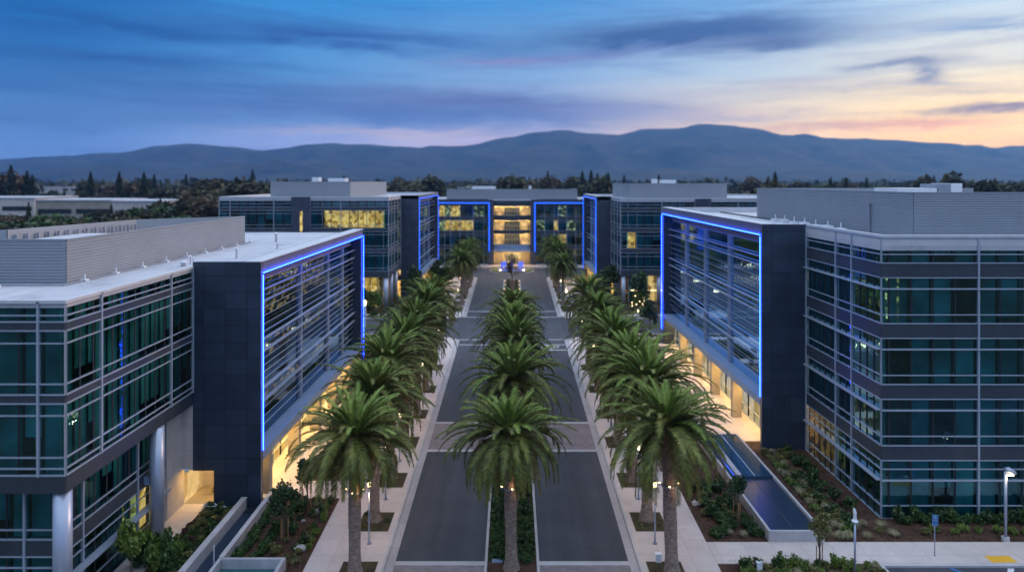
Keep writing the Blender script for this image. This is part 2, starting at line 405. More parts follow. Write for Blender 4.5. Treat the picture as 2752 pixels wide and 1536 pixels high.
def part(name, mat, root, *boxes):
    mb = MB()
    for b in boxes: mb.box(*b)
    return mb.build(name, mat, root)

def window(root, fr, u0, u1, z0, z1, transoms=(), module=1.55, first=None, glass='glass_front', lit=None, shelf=(),
           blinds=True, bar=0.065, depth=0.35, gask=0.13, drop=0.35, shelfd=0.35):
    mb = MB(); mb.mi = 0
    mb.fquad(fr, u0, u1, -0.05, z0, z1)
    mb.mi = 1
    k = u0 + (first if first is not None else module); mods = [u0]
    while k < u1 - 0.3:
        mb.fbox(fr, k-gask/2, k+gask/2, -0.045, -0.012, z0, z1); mods.append(k); k += module
    mods.append(u1)
    w = mb.build('window', [M['glass_clear' if lit and lit != 'room_dim' else glass], M['gasket']], root)
    fb = MB()
    for z in transoms: fb.fbox(fr, u0, u1, -0.03, 0.05, z-bar/2, z+bar/2)
    fb.fbox(fr, u0, u1, -0.03, 0.065, z0, z0+bar); fb.fbox(fr, u0, u1, -0.03, 0.065, z1-bar, z1)
    fb.fbox(fr, u0+0.003, u0+0.03, -0.03, 0.04, z0+bar, z1-bar); fb.fbox(fr, u1-0.03, u1-0.003, -0.03, 0.04, z0+bar, z1-bar)
    for z in shelf: fb.fbox(fr, u0, u1, -0.03, shelfd, z-0.04, z+0.04)
    fb.build('frame', M['mullion'], w)
    if lit:
        rm = MB(); rm.fquad(fr, u0+0.02, u1-0.02, -1.3, z0+0.05, z1-0.05)
        rm.build('lit_room', M[lit], w)
    elif blinds:
        bl = MB()
        for a, c in zip(mods, mods[1:]):
            if rb.random() < 0.10 or c-a < 0.4: continue
            zb = z0 if rb.random() > drop else z0 + (z1-z0)*rb.choice((0.12, 0.3, 0.5))
            bl.fquad(fr, a+0.10, c-0.10, -depth - rb.random()*0.05, zb, z1-0.03)
        if bl.f: bl.build('blind', M['blind'], w)
    return w

def facade(root, fr, U, storeys, bands, zbot, ztop, lit=None, first=None, glass='glass_front', module=1.55, trim=True,
           band_n=0.02, skip=(), mull_w=0.12, bandmat='spandrel', blinds=True, shelfd=0.35, slab=6.0, bare=()):
    for (a, b) in bands:
        mb = MB(); mb.fbox(fr, U[0], U[-1], -0.25, band_n, a, b); mb.build('spandrel', M[bandmat], root)
    for k, (z0, z1, tr, sh) in enumerate(storeys):
        for i, (a, b) in enumerate(zip(U, U[1:])):
            if (k, i) in skip: continue
            window(root, fr, a, b, z0, z1, tr, module, first if i == 0 else None, glass, (lit or {}).get((k, i)), sh, blinds, shelfd=shelfd)
    for u in [q for i, q in enumerate(U) if i not in bare]:
        mb = MB(); mb.fbox(fr, u-mull_w/2, u+mull_w/2, -0.04, 0.10, zbot, ztop); mb.build('mullion', M['mullion'], root)

def corrugated(name, root, path, z0, z1, pitch=0.19, amp=0.045, mat='corrugated', closed=False):
    """sheet with level ribs, run along a path; solid behind"""
    mb = MB(); n = max(2, int((z1-z0)/pitch)); p = (z1-z0)/n
    prof = []
    for i in range(n):
        z = z0+i*p
        prof += [(z, 0.0), (z+p*0.38, 0.0), (z+p*0.5, amp), (z+p*0.88, amp)]
    prof.append((z1, 0.0))
    segs = list(zip(path, path[1:]))
    for (a, b) in segs:
        d = Vector((b[0]-a[0], b[1]-a[1])); L = d.length; d /= L; nrm = Vector((d.y, -d.x))
        for (za, oa), (zb, ob) in zip(prof, prof[1:]):
            mb.face([(a[0]+nrm.x*oa, a[1]+nrm.y*oa, za), (b[0]+nrm.x*oa, b[1]+nrm.y*oa, za),
                     (b[0]+nrm.x*ob, b[1]+nrm.y*ob, zb), (a[0]+nrm.x*ob, a[1]+nrm.y*ob, zb)])
        q = [(a[0]-nrm.x*.06, a[1]-nrm.y*.06), (b[0]-nrm.x*.06, b[1]-nrm.y*.06)]
        mb.face([(q[0][0],q[0][1],z0),(q[0][0],q[0][1],z1),(q[1][0],q[1][1],z1),(q[1][0],q[1][1],z0)])
        c = [(a[0]+nrm.x*.07, a[1]+nrm.y*.07), (b[0]+nrm.x*.07, b[1]+nrm.y*.07)]
        mb.prism([c[0], c[1], q[1], q[0]], z1, z1+0.07)
    return mb.build(name, M[mat], root)

def roof(root, poly, zr, ztop, rim=0.35, parapet=True):
    mb = MB(); mb.prism(poly, zr-0.35, zr); mb.build('roof', M['roof'], root)
    if parapet:
        mb = MB()
        a = sum(poly[i][0]*poly[(i+1)%len(poly)][1]-poly[(i+1)%len(poly)][0]*poly[i][1] for i in range(len(poly)))
        if a < 0: poly = poly[::-1]
        n = len(poly); inner = []
        for i in range(n):
            p, q, r = Vector(poly[i-1]), Vector(poly[i]), Vector(poly[(i+1)%n])
            d1 = (q-p).normalized(); d2 = (r-q).normalized()
            n1 = Vector((-d1.y, d1.x)); n2 = Vector((-d2.y, d2.x))
            m = (n1+n2); m = m*(rim/max(0.3, (m.dot(n1)))); inner.append(tuple(q+m))
        for i in range(n):
            j = (i+1)%n
            mb.prism([poly[i], poly[j], inner[j], inner[i]], zr, ztop)
        mb.build('parapet', M['parapet'], root)

def framed(root, side, Xp, Y0, Y1, zt, zled, zb, inner, mulls, louvre_z, thin_z, far=False, piers=(), opening=None, mat='dark_panel',
           slabs=(), lit=(), jamb=0.45, farj=1.0, led_w=0.05):
    fr = (Xp, 0, 0, 1, -side, 0); D = 1.25
    W = abs(inner-Xp)
    led = M['led_far'] if far else M['led']
    fw = MB()                                              # the dark end wall that faces the street end
    a, b = sorted((Xp, inner))
    if opening:
        ow, oh = opening
        if side < 0:
            fw.box(a+ow, b, Y0, Y0+jamb, 0, zt-0.02); fw.box(a, a+ow, Y0, Y0+jamb, oh, zt-0.02)
        else:
            fw.box(a, b-ow, Y0, Y0+jamb, 0, zt-0.02); fw.box(b-ow, b, Y0, Y0+jamb, oh, zt-0.02)
    else: fw.box(a, b, Y0, Y0+jamb, 0, zt-0.02)
    fw.build('end_wall', M[mat], root)
    mb = MB(); mb.fbox(fr, Y0+jamb, Y1, -D-0.3, 0, zled, zt-0.02); mb.build('top_beam', M['frame_cap'], root)
    mb = MB(); mb.fbox(fr, Y0-0.004, Y0+jamb*0.6, 0.003, 0.03, 0, zt-0.01); mb.build('edge_trim', M['frame_cap'], root)
    mb = MB(); mb.fbox(fr, Y1-farj, Y1, -D-0.3, 0, 0, zled-0.003); mb.build('far_jamb', M[mat], root)
    mb = MB(); mb.fbox(fr, Y0-0.01, Y1+0.05, -D, 0.06, zt-0.02, zt+0.05); mb.build('coping', M['parapet'], root)
    ua, ub = Y0+jamb, Y1-farj
    mb = MB(); mb.fbox(fr, ua, ub, -D-0.25, -D+0.05, zled-0.95, zled-0.003); mb.build('header_panel', M['frame_cap'], root)
    us = [ua]+[m for m in mulls if ua+1 < m < ub-1]+[ub]
    zg0, zg1 = zb+0.1, zled-0.95
    for p, q in zip(us, us[1:]):
        w = MB(); w.fquad(fr, p, q, -D, zg0, zg1); w = w.build('window', M['glass_louvre'], root)
        f = MB(); f.fbox(fr, p, q, -D-0.02, -D+0.06, zg0+0.75, zg0+0.82); f.fbox(fr, p, q, -D-0.02, -D+0.06, zg1-0.07, zg1)
        f.build('frame', M['mullion'], w)
    for m in us[1:-1]:
        mb = MB(); mb.fbox(fr, m-0.07, m+0.07, -D, -D+0.26, zg0, zg1); mb.build('mullion', M['louvre'], root)
        if not far:
            mb = MB(); mb.fbox(fr, m+0.45, m+0.51, -D, -D+0.20, zg0, zg1); mb.build('mullion', M['louvre'], root)
    for z in louvre_z:
        mb = MB(); mb.fbox(fr, ua+0.05, ub-0.05, -D+0.27, -0.70, z-0.015, z+0.015); mb.fbox(fr, ua+0.05, ub-0.05, -0.70, -0.66, z-0.03, z+0.025)
        mb.build('louvre', M['louvre'], root)
    for z in thin_z:
        mb = MB(); mb.fbox(fr, ua+0.05, ub-0.05, -D+0.27, -D+0.32, z-0.018, z+0.018); mb.build('louvre', M['louvre'], root)
    mb = MB(); mb.fbox(fr, ua, ub, -D-0.3, 0.0, zb-0.55, zb+0.1); mb.build('ledge', M['ledge'], root)
    for k, (s0, s1) in enumerate(slabs):
        mb = MB(); mb.fbox(fr, ua, ub, -D-7, -D-0.3, s0-0.35, s0); mb.build('floor_slab', M['inside_dark'], root)
        r_ = MB(); r_.fquad(fr, ua+0.2, ub-0.2, -D-3.2, s0+0.1, s1-0.5); r_.build('back_room', M['room_dim'], root)
    mb = MB(); mb.fbox(fr, ua, ub, -D-7.2, -D-7, 0, zt-0.6); mb.build('core_wall', M['inside_dark'], root)
    # ground floor
    so = MB(); so.fbox(fr, ua, ub, -D-6.9, -D-0.3, zb-0.56, zb-0.4); so.build('soffit', M['tan_wall'], root)
    pl = sorted(piers)
    for y in pl:
        mb = MB(); mb.fbox(fr, y, y+0.55, -0.98, -0.04, 0, zb-0.55); mb.build('pier', M['tan_wall'], root)
    gu = [ua]+[y+0.27 for y in pl]+[ub]
    for p, q in zip(gu, gu[1:]):
        if q-p < 0.6: continue
        w = MB(); w.fquad(fr, p, q, -1.75, 0.12, zb-0.58); w = w.build('window', M['glass_clear'], root)
        f = MB(); n = max(1, int((q-p)/1.6)); st = (q-p)/n
        for i in range(n+1): f.fbox(fr, p+i*st-0.035, p+i*st+0.035, -1.80, -1.68, 0.1, zb-0.58)
        f.fbox(fr, p, q, -1.80, -1.66, 1.05, 1.12); f.fbox(fr, p, q, -1.80, -1.66, 0.1, 0.2); f.build('frame', M['mullion'], w)
        l = MB(); l.fbox(fr, p+0.5, q-0.5, -1.35, -1.22, zb-0.6, zb-0.565); l.build('light_strip', M['warm_strip'], root)
        if q-p > 3:
            l = MB(); l.fbox(fr, p+0.5, q-0.5, -3.3, -3.15, zb-0.6, zb-0.565); l.build('light_strip', M['warm_strip'], root)
    r_ = MB(); r_.fquad(fr, ua, ub, -D-4.6, 0.1, zb-0.6); r_.build('lobby_wall', M['room_lobby'], root)
    fl = MB(); fl.fbox(fr, ua, ub, -D-6, -1.7, -0.05, 0.12); fl.build('lobby_floor', M['tan_wall'], root)
    # the blue light line
    z0n = zb+0.3; z0f = 2.2
    mb = MB(); mb.fbox(fr, Y0+0.12, Y1-0.12, 0.11, 0.11+led_w, zled-led_w/2, zled+led_w/2); mb.build('light_line', led, root)
    mb = MB(); mb.fbox(fr, Y0+0.12, Y0+0.12+led_w, 0.11, 0.11+led_w, z0n, zled-led_w/2-0.12); mb.build('light_line', led, root)
    mb = MB(); mb.fbox(fr, Y1-0.12-led_w, Y1-0.12, 0.11, 0.11+led_w, z0f, zled-led_w/2-0.12); mb.build('light_line', led, root)

# ===== near right building
br = empty('office_building', (40, 75, 0))
tag(br, 'near right office block with banded green glass corner and ribbed rooftop screen', 'office building')
T = [18.18, 13.88, 9.55, 5.2]
bands_r = [(t-0.98, t) for t in T]
st_r = [(18.18, 20.05, (18.83,), ())]
for i, t in enumerate(T[:-1]): st_r.append((T[i+1], t-0.98, (t-1.8, t-3.65), ()))
st_r.append((0.0, 4.22, (3.56, 0.96), ()))
fr_f = (0, 48.6, 1, 0, 0, -1)
fr_s = (26.3, 0, 0, 1, -1, 0)
lit_r = {}
st_front = [list(s) for s in st_r]
for s in st_front[1:4]: s[3] = (s[2][0],); s[2] = (s[2][1],)
st_front[4][3] = (2.78,)
facade(br, fr_f, [26.3, 33.2, 40.1, 47.0], st_front, bands_r, 0, 20.0, first=0.55, module=1.57, shelfd=0.16, bare=(0,))
st_side = [tuple(s) for s in st_front]
facade(br, fr_s, [48.66, 52.8, 55.4, 60.95], st_side, bands_r, 0, 20.0, lit={(4,2): 'room_warm', (3,1): 'room_dim', (1,0): 'room_dim'}, glass='glass_side', module=1.0, shelfd=0.32, bare=(0,))
for (a, b) in bands_r+[(-0.3, 0.0)]:
    part('floor_slab', M['inside_dark'], br, (26.6, 60, 48.9, 66, a, b))
part('core_wall', M['inside_dark'], br, (30.5, 60, 52.5, 53, 0, 19.4), (30.5, 31, 53, 61, 0, 19.4))
part('plinth', M['concrete'], br, (26.24, 60, 48.54, 48.9, -0.3, 0.02), (26.24, 26.6, 48.9, 60.9, -0.3, 0.02))
part('floor_slab', M['tan_wall'], br, (26.6, 60, 48.95, 66, -0.3, 0.03))
framed(br, 1, 22.35, 61.0, 101.5, 20.2, 19.25, 4.45, 26.3, [73.6, 82.8, 91.9],
       [17.05, 16.25, 12.85, 11.85, 8.55, 7.6], [15.1, 14.35, 13.6, 10.9, 10.2, 9.4, 6.75, 6.0],
       piers=(69.3, 76.6, 83.7, 90.8), slabs=((4.4,8.7),(8.7,13.0),(13.0,17.2)))
part('wall', M['dark_panel'], br, (26.3, 60, 101.2, 101.5, 0, 19.6), (59.7, 60, 53.5, 101.2, 0, 19.6))
roof(br, [(26.3,48.6),(60,48.6),(60,101.5),(22.5,101.5),(22.5,61.05),(26.3,61.05)], 19.45, 20.2)
corrugated('roof_screen', br, [(31.9, 88.8), (31.9, 54.2), (60, 54.2)], 19.46, 23.1)
corrugated('roof_screen', br, [(60, 88.8), (31.9, 88.8)], 19.46, 23.1)
part('downpipe', M['grey_metal'], br, (31.68, 31.84, 60.6, 60.75, 19.5, 22.0), (31.62, 31.85, 60.5, 60.85, 21.9, 22.1))
part('roof_unit', M['white_metal'], br, (35.0, 38.6, 62, 66, 22.0, 23.42)); part('roof_unit', M['white_metal'], br, (39.9, 40.9, 62, 65, 21.5, 23.85))
part('roof_unit', M['grey_metal'], br, (38.8, 39.9, 62.1, 64.9, 21.5, 23.8))
for i in range(7):
    mb = MB(); y = 62.5+i*2.6; mb.box(30.0, 30.7, y, y+1.1, 19.46, 19.72+0.1*(i%2)); mb.tube([(30.35, y+0.5, 19.7), (30.35, y+0.5, 20.25)], 0.05, 6)
    mb.build('roof_vent', M['white_metal'], br)

# ===== near left building
bl = empty('office_building', (-38, 62, 0))
tag(bl, 'near left office block with a glass wing raised on round columns', 'office building')
fr_lf = (0, 35.9, 1, 0, 0, -1); fr_ls = (-23.5, 0, 0, 1, 1, 0)
bands_l = [(16.2, 16.6), (12.37, 12.77), (7.80, 8.53)]
st_l = [(16.6, 17.7, (16.97,), ()), (12.77, 16.2, (15.5, 13.36), ()), (8.53, 12.37, (11.7, 9.5, 8.92), ())]
facade(bl, fr_lf, [-50, -41.5, -33.2, -24.9, -23.5], st_l, bands_l, 8.5, 17.7, module=1.45, bare=(4,))
facade(bl, fr_ls, [35.96, 39.0, 47.0, 50.2], st_l, bands_l, 8.5, 17.7, glass='glass_side', module=1.2, lit={}, bare=(0,))
for (a, b) in bands_l: part('floor_slab', M['inside_dark'], bl, (-50, -23.8, 36.2, 52, a, b))
part('fascia', M['spandrel'], bl, (-50, -23.47, 35.87, 36.15, 7.62, 7.80), (-23.78, -23.47, 36.15, 50.24, 7.62, 7.80))
part('soffit', M['pale_wall'], bl, (-50, -23.8, 36.16, 50.2, 7.66, 7.78))
part('core_wall', M['inside_dark'], bl, (-50, -28.5, 41, 41.3, 0, 17), (-28.8, -28.5, 41.3, 52, 0, 17))
fr_rf = (0, 37.0, 1, 0, 0, -1); fr_rs = (-24.5, 0, 0, 1, 1, 0)
st_g = [(4.6, 7.62, (5.15,), ()), (0.0, 3.74, (3.1, 1.0), (2.3,))]
facade(bl, fr_rf, [-50, -41.5, -33.2, -26.4, -24.5], st_g, [(3.74, 4.6)], 0, 7.62, module=1.45)
facade(bl, fr_rs, [37.06, 38.9, 44.6, 48.2], st_g, [(3.74, 4.6)], 0, 7.62, glass='glass_side', module=1.2, shelfd=0.5, lit={(1,2): 'room_warm'})
part('floor_slab', M['inside_dark'], bl, (-50, -24.8, 37.3, 52, 3.74, 4.6), (-50, -24.8, 37.3, 52, -0.3, 0.03))
part('pale_wall', M['pale_wall'], bl, (-24.75, -24.35, 48.2, 50.25, 0, 7.62), (-24.75, -24.35, 50.25, 54, 0, 3.0), (-24.35, -21.6, 53.7, 54, 0, 3.0), (-24.35, -23.5, 50.25, 50.5, 2.8, 7.62))
part('wall', M['pale_wall'], bl, (-21.9, -21.6, 50.75, 53.7, 0, 3.0)); part('soffit', M['pale_wall'], bl, (-24.35, -21.9, 50.75, 53.7, 2.8, 3.0))
part('light_strip', M['warm_strip'], bl, (-24.1, -22.2, 51.2, 51.32, 2.76, 2.795))
def column(root, x, y, z1, r=0.46, z0=0.0, mat='column'):
    mb = MB(); mb.tube([(x,y,z0+0.0),(x,y,z1)], r, 28); o = mb.build('column', M[mat], root, smooth=True)
    o.data.polygons.foreach_set('use_smooth', [len(p.vertices) == 4 for p in o.data.polygons])
    return o
for (x, y) in ((-24.0, 36.45), (-23.72, 45.6)):
    column(bl, x, y, 7.66)
    part('column_base', M['concrete'], bl, (x-0.65, x+0.65, y-0.65, y+0.65, -0.2, 0.18))
    if y > 40: part('bracket', M['ledge'], bl, (x-0.9, x-0.3, y-0.22, y+0.22, 3.85, 4.4))
part('camera_arm', M['white_metal'], bl, (-24.35, -23.75, 50.0, 50.08, 2.9, 2.97), (-23.95, -23.7, 49.9, 50.12, 2.78, 2.9))
framed(bl, -1, -18.5, 50.25, 84.6, 18.1, 17.28, 3.9, -23.5, [63.2, 72.6, 78.8],
       [15.65, 14.75, 11.8, 10.9, 8.05, 7.05], [14.15, 13.5, 12.85, 12.3, 10.2, 9.65, 9.1, 8.55, 6.35, 5.65, 5.0],
       piers=(52.3, 59.4, 65.7, 72.0, 78.3), slabs=((3.9,7.7),(7.7,11.5),(11.5,15.6)), opening=(1.55, 2.75))
part('wall', M['dark_panel'], bl, (-50, -23.5, 84.3, 84.6, 0, 17.4))
roof(bl, [(-50,35.9),(-23.5,35.9),(-23.5,50.3),(-18.6,50.3),(-18.6,84.6),(-50,84.6)], 17.72, 17.8, parapet=False)
part('coping', M['parapet'], bl, (-50, -23.4, 35.8, 36.0, 17.6, 17.78), (-23.6, -23.4, 36.0, 50.2, 17.6, 17.78))
corrugated('roof_screen', bl, [(-50, 42.1), (-27.5, 42.1), (-27.5, 70.2)], 17.73, 20.4)
corrugated('roof_screen', bl, [(-27.5, 70.2), (-35, 63.5), (-37, 50), (-50, 47)], 17.73, 20.4)
sp = MB()
for i in range(14):
    t_ = i/13; y = 50.5+t_*12.5; x = -36.9+t_*1.95; sp.box(x+0.12, x+0.3, y-0.06, y+0.06, 17.8, 20.1)
sp.build('screen_rib', M['grey_metal'], bl)
part('roof_unit', M['white_metal'], bl, (-35, -31, 45, 49, 17.8, 19.9)); part('roof_unit', M['roof'], bl, (-36, -30, 51, 57, 17.8, 19.7))
for i in range(9):
    y = 43+i*3.4; mb = MB(); mb.box(-27.2, -26.85, y, y+0.35, 17.73, 17.85); mb.tube([(-27.02, y+0.17, 17.85), (-27.02, y+0.17, 18.15)], 0.045, 6)
    mb.build('cable_anchor', M['white_metal'], bl)
for (x, y, h, r) in ((-22.6, 56, 0.9, 0.13), (-24.5, 52.0, 0.7, 0.09), (-24.1, 51.6, 0.6, 0.07), (-22.0, 64, 0.6, 0.14), (-24.6, 71.2, 1.0, 0.22), (-24.5, 50.9, 0.35, 0.3)):
    mb = MB(); mb.tube([(x,y,17.73),(x,y,17.73+h*0.75),(x,y,17.73+h*0.76),(x,y,17.73+h)], [r*0.6, r*0.6, r, r*0.5], 10); mb.build('roof_vent', M['white_metal'], bl, True)
part('roof_vent', M['white_metal'], bl, (-31.2, -30.1, 39.3, 40.2, 17.73, 17.95), (-30.9, -30.4, 39.5, 39.9, 17.95, 18.1))
part('conduit', M['grey_metal'], bl, (-50, -26.9, 41.0, 41.08, 17.75, 17.82), (-26.98, -26.9, 41.08, 71, 17.75, 17.82))

# ===== middle left building
bm = empty('office_building', (-35, 150, 0))
tag(bm, 'middle left office block with a wide yellow lit window strip under its roof', 'office building')
bb = [(18.7, 19.3), (14.8, 15.4), (10.9, 11.5), (6.3, 7.4)]
sb = [(19.3, 21.0, (19.9,), ()), (15.4, 18.7, (18.1, 16.0), ()), (11.5, 14.8, (14.2, 12.1), ()), (7.4, 10.9, (10.3, 8.0), ())]
fb_ = (0, 126.4, 1, 0, 0, -1)
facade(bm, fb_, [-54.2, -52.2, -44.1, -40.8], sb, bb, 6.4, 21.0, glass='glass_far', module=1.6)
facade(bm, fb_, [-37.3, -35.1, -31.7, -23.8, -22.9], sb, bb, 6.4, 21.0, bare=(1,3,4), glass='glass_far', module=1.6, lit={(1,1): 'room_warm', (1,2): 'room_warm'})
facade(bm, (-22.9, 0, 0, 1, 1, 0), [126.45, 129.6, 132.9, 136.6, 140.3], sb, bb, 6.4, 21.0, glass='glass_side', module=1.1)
part('stair_panel', M['dark_panel_far'], bm, (-40.8, -39.3, 126.1, 126.9, 0, 21.2), (-38.7, -37.3, 126.1, 126.9, 0, 21.2), (-39.3, -38.7, 126.1, 126.9, 0, 14), (-39.3, -38.7, 126.1, 126.9, 18.5, 21.2))
part('slit_window', M['room_warm'], bm, (-39.3, -38.7, 126.5, 126.8, 14, 18.5))
for (a, b) in bb: part('floor_slab', M['inside_dark'], bm, (-54, -23.2, 126.8, 142, a, b))
part('core_wall', M['inside_dark'], bm, (-54.2, -28, 131.6, 132, 0, 20.5), (-28.3, -28, 132, 142, 0, 20.5), (-54.2, -54, 126.5, 131.6, 0, 20.5))
part('soffit', M['pale_wall'], bm, (-54, -23, 126.7, 141, 6.2, 6.3))
facade(bm, (0, 129.5, 1, 0, 0, -1), [-54, -46, -38, -30, -25.5], [(0, 6.1, (3.2, 1.0), ())], [], 0, 6.1, glass='glass_far', lit={(0,3): 'room_warm', (0,2): 'room_warm'})
facade(bm, (-25.5, 0, 0, 1, 1, 0), [129.6, 134.5, 140.3], [(0, 6.1, (3.2, 1.0), ())], [], 0, 6.1, glass='glass_far', lit={(0,0): 'room_lobby'})
for y in (126.95, 132.2, 137.4): column(bm, -23.45, y, 6.25, 0.45)
for x in (-33.5, -43.5): column(bm, x, 126.95, 6.25, 0.45)
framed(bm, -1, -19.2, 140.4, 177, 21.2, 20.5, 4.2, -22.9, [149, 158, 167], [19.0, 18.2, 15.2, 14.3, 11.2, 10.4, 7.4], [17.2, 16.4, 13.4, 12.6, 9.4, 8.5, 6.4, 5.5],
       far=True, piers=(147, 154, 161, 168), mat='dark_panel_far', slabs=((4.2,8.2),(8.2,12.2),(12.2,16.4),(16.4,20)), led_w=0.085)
roof(bm, [(-54.2,126.4),(-22.9,126.4),(-22.9,140.4),(-19.3,140.4),(-19.3,177),(-54.2,177)], 20.8, 21.25)
corrugated('roof_screen', bm, [(-46.7, 132), (-31.3, 132), (-31.3, 170)], 20.81, 23.95, 0.3, 0.05)
part('roof_unit', M['white_metal'], bm, (-41, -39.6, 140, 142, 22, 24.9), (-38, -34.5, 141, 144, 22, 24.7))

# ===== middle right building
bc = empty('office_building', (38, 150, 0))
tag(bc, 'middle right office block with one small lit window and lit porch', 'office building')
cb = [(18.2, 18.9), (14.2, 15.0), (10.2, 11.0), (5.8, 6.9)]
sc_ = [(18.9, 20.6, (19.5,), ()), (15.0, 18.2, (17.5, 15.6), ()), (11.0, 14.2, (13.5, 11.6), ()), (6.9, 10.2, (9.5, 7.5), ())]
fc_ = (0, 132.5, 1, 0, 0, -1)
facade(bc, fc_, [21.1, 22.5, 24.2, 29.1, 35.5], sc_, cb, 5.9, 20.6, bare=(0,1,2), glass='glass_far', module=1.55, lit={(2,1): 'room_warm'})
facade(bc, fc_, [38.6, 43.9, 52, 60], sc_, cb, 5.9, 20.6, glass='glass_far', module=1.55)
facade(bc, (21.1, 0, 0, 1, -1, 0), [132.55, 136.5, 140.8, 144.95], sc_, cb, 5.9, 20.6, glass='glass_side', module=1.1)
part('stair_panel', M['dark_panel_far'], bc, (35.5, 38.6, 132.2, 133, 0, 20.7))
for (a, b) in cb: part('floor_slab', M['inside_dark'], bc, (21.4, 60, 132.8, 147, a, b))
part('core_wall', M['inside_dark'], bc, (26, 60, 138, 138.4, 0, 20.2), (26, 26.3, 138.4, 147, 0, 20.2))
part('soffit', M['pale_wall'], bc, (21.3, 60, 132.8, 146, 5.7, 5.8))
facade(bc, (0, 136, 1, 0, 0, -1), [23.2, 27, 31, 36, 44], [(0, 5.6, (3.1, 2.4), ())], [], 0, 5.6, glass='glass_far', lit={(0,1): 'room_lobby', (0,2): 'room_dim'})
part('light_strip', M['marker_glow'], bc, (23.5, 31, 135.2, 135.3, 2.47, 2.53))
for x in (21.75, 28.6, 36.5): column(bc, x, 133.1, 5.75, 0.42)
for y in (138.5, 143.5): column(bc, 21.75, y, 5.75, 0.42)
framed(bc, 1, 18.0, 145, 171.5, 20.9, 20.35, 4.2, 21.1, [151.5, 158, 165], [19.0, 18.2, 15.2, 14.3, 11.2, 10.4, 7.4], [17.2, 16.4, 13.4, 12.6, 9.4, 8.5, 6.4, 5.5],
       far=True, piers=(150, 156.5, 163), mat='dark_panel_far', slabs=((4.2,8.2),(8.2,12.2),(12.2,16.4),(16.4,20)), led_w=0.085)
roof(bc, [(21.1,132.5),(60,132.5),(60,171.5),(18.1,171.5),(18.1,145),(21.1,145)], 20.4, 20.85)
corrugated('roof_screen', bc, [(23.6, 160), (23.6, 138.5), (43.6, 138.5), (43.6, 160)], 20.41, 23.6, 0.3, 0.05)
part('roof_unit', M['white_metal'], bc, (31, 32, 150, 152, 22, 24.6), (33, 36, 150, 153, 22, 24.4))

# ===== centre building closing the avenue
be = empty('office_building', (0, 205, 0))
tag(be, 'far office block closing the avenue with a tall yellow lit entrance bay', 'office building')
se = [(14.0, 17.2, (16.6, 14.6), ()), (10.0, 13.0, (12.4,), ()), (5.9, 9.0, (8.4,), ()), (0.4, 4.9, (3.2,), ())]
eb = [(13.0, 14.0), (9.0, 10.0), (4.9, 5.9)]
for s in (-1, 1):
    if s < 0: U = [-45, -33, -21.0, -19.2, -17.6, -14.8, -11.0, -8.0, -6.9]
    else: U = [6.9, 9.4, 12.0, 13.2, 15.6, 18.2, 21.0, 33, 45]
    lit_e = {(0,2): 'room_warm', (0,4): 'room_warm', (0,3): 'room_dim', (1,3): 'room_warm', (1,4): 'room_warm', (1,5): 'room_warm', (1,2): 'room_dim', (0,6): 'room_dim'} if s < 0 else {(1,0): 'room_dim', (1,2): 'room_warm', (0,3): 'room_dim', (1,4): 'room_dim', (2,3): 'room_warm'}
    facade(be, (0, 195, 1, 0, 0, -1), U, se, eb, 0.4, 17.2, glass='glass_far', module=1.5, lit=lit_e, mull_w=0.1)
    part('head_panel', M['spandrel'], be, tuple(sorted((6.9*s, 45*s)))+(194.9, 195.4, 17.2, 19.0))
    part('dark_pier', M['dark_panel_far'], be, tuple(sorted((5.3*s, 6.9*s)))+(194.0, 196, 0, 18.9))
    part('light_line', M['led_far'], be, tuple(sorted((6.40*s, 6.57*s)))+(193.7, 193.9, 4.2, 18.05))
    part('light_line', M['led_far'], be, tuple(sorted((6.57*s, 24*s)))+(193.7, 193.9, 17.87, 18.04))
    part('light_beam', M['dark_panel_far'], be, tuple(sorted((6.9*s, 45*s)))+(194.0, 194.9, 17.4, 18.6))
    for (a, b) in eb+[(17.2, 17.6), (0, 0.4)]: part('floor_slab', M['inside_dark'], be, tuple(sorted((7.0*s, 45*s)))+(195.4, 203, a, b))
part('core_wall', M['inside_dark'], be, (-45, 45, 203, 203.4, 0, 18.8))
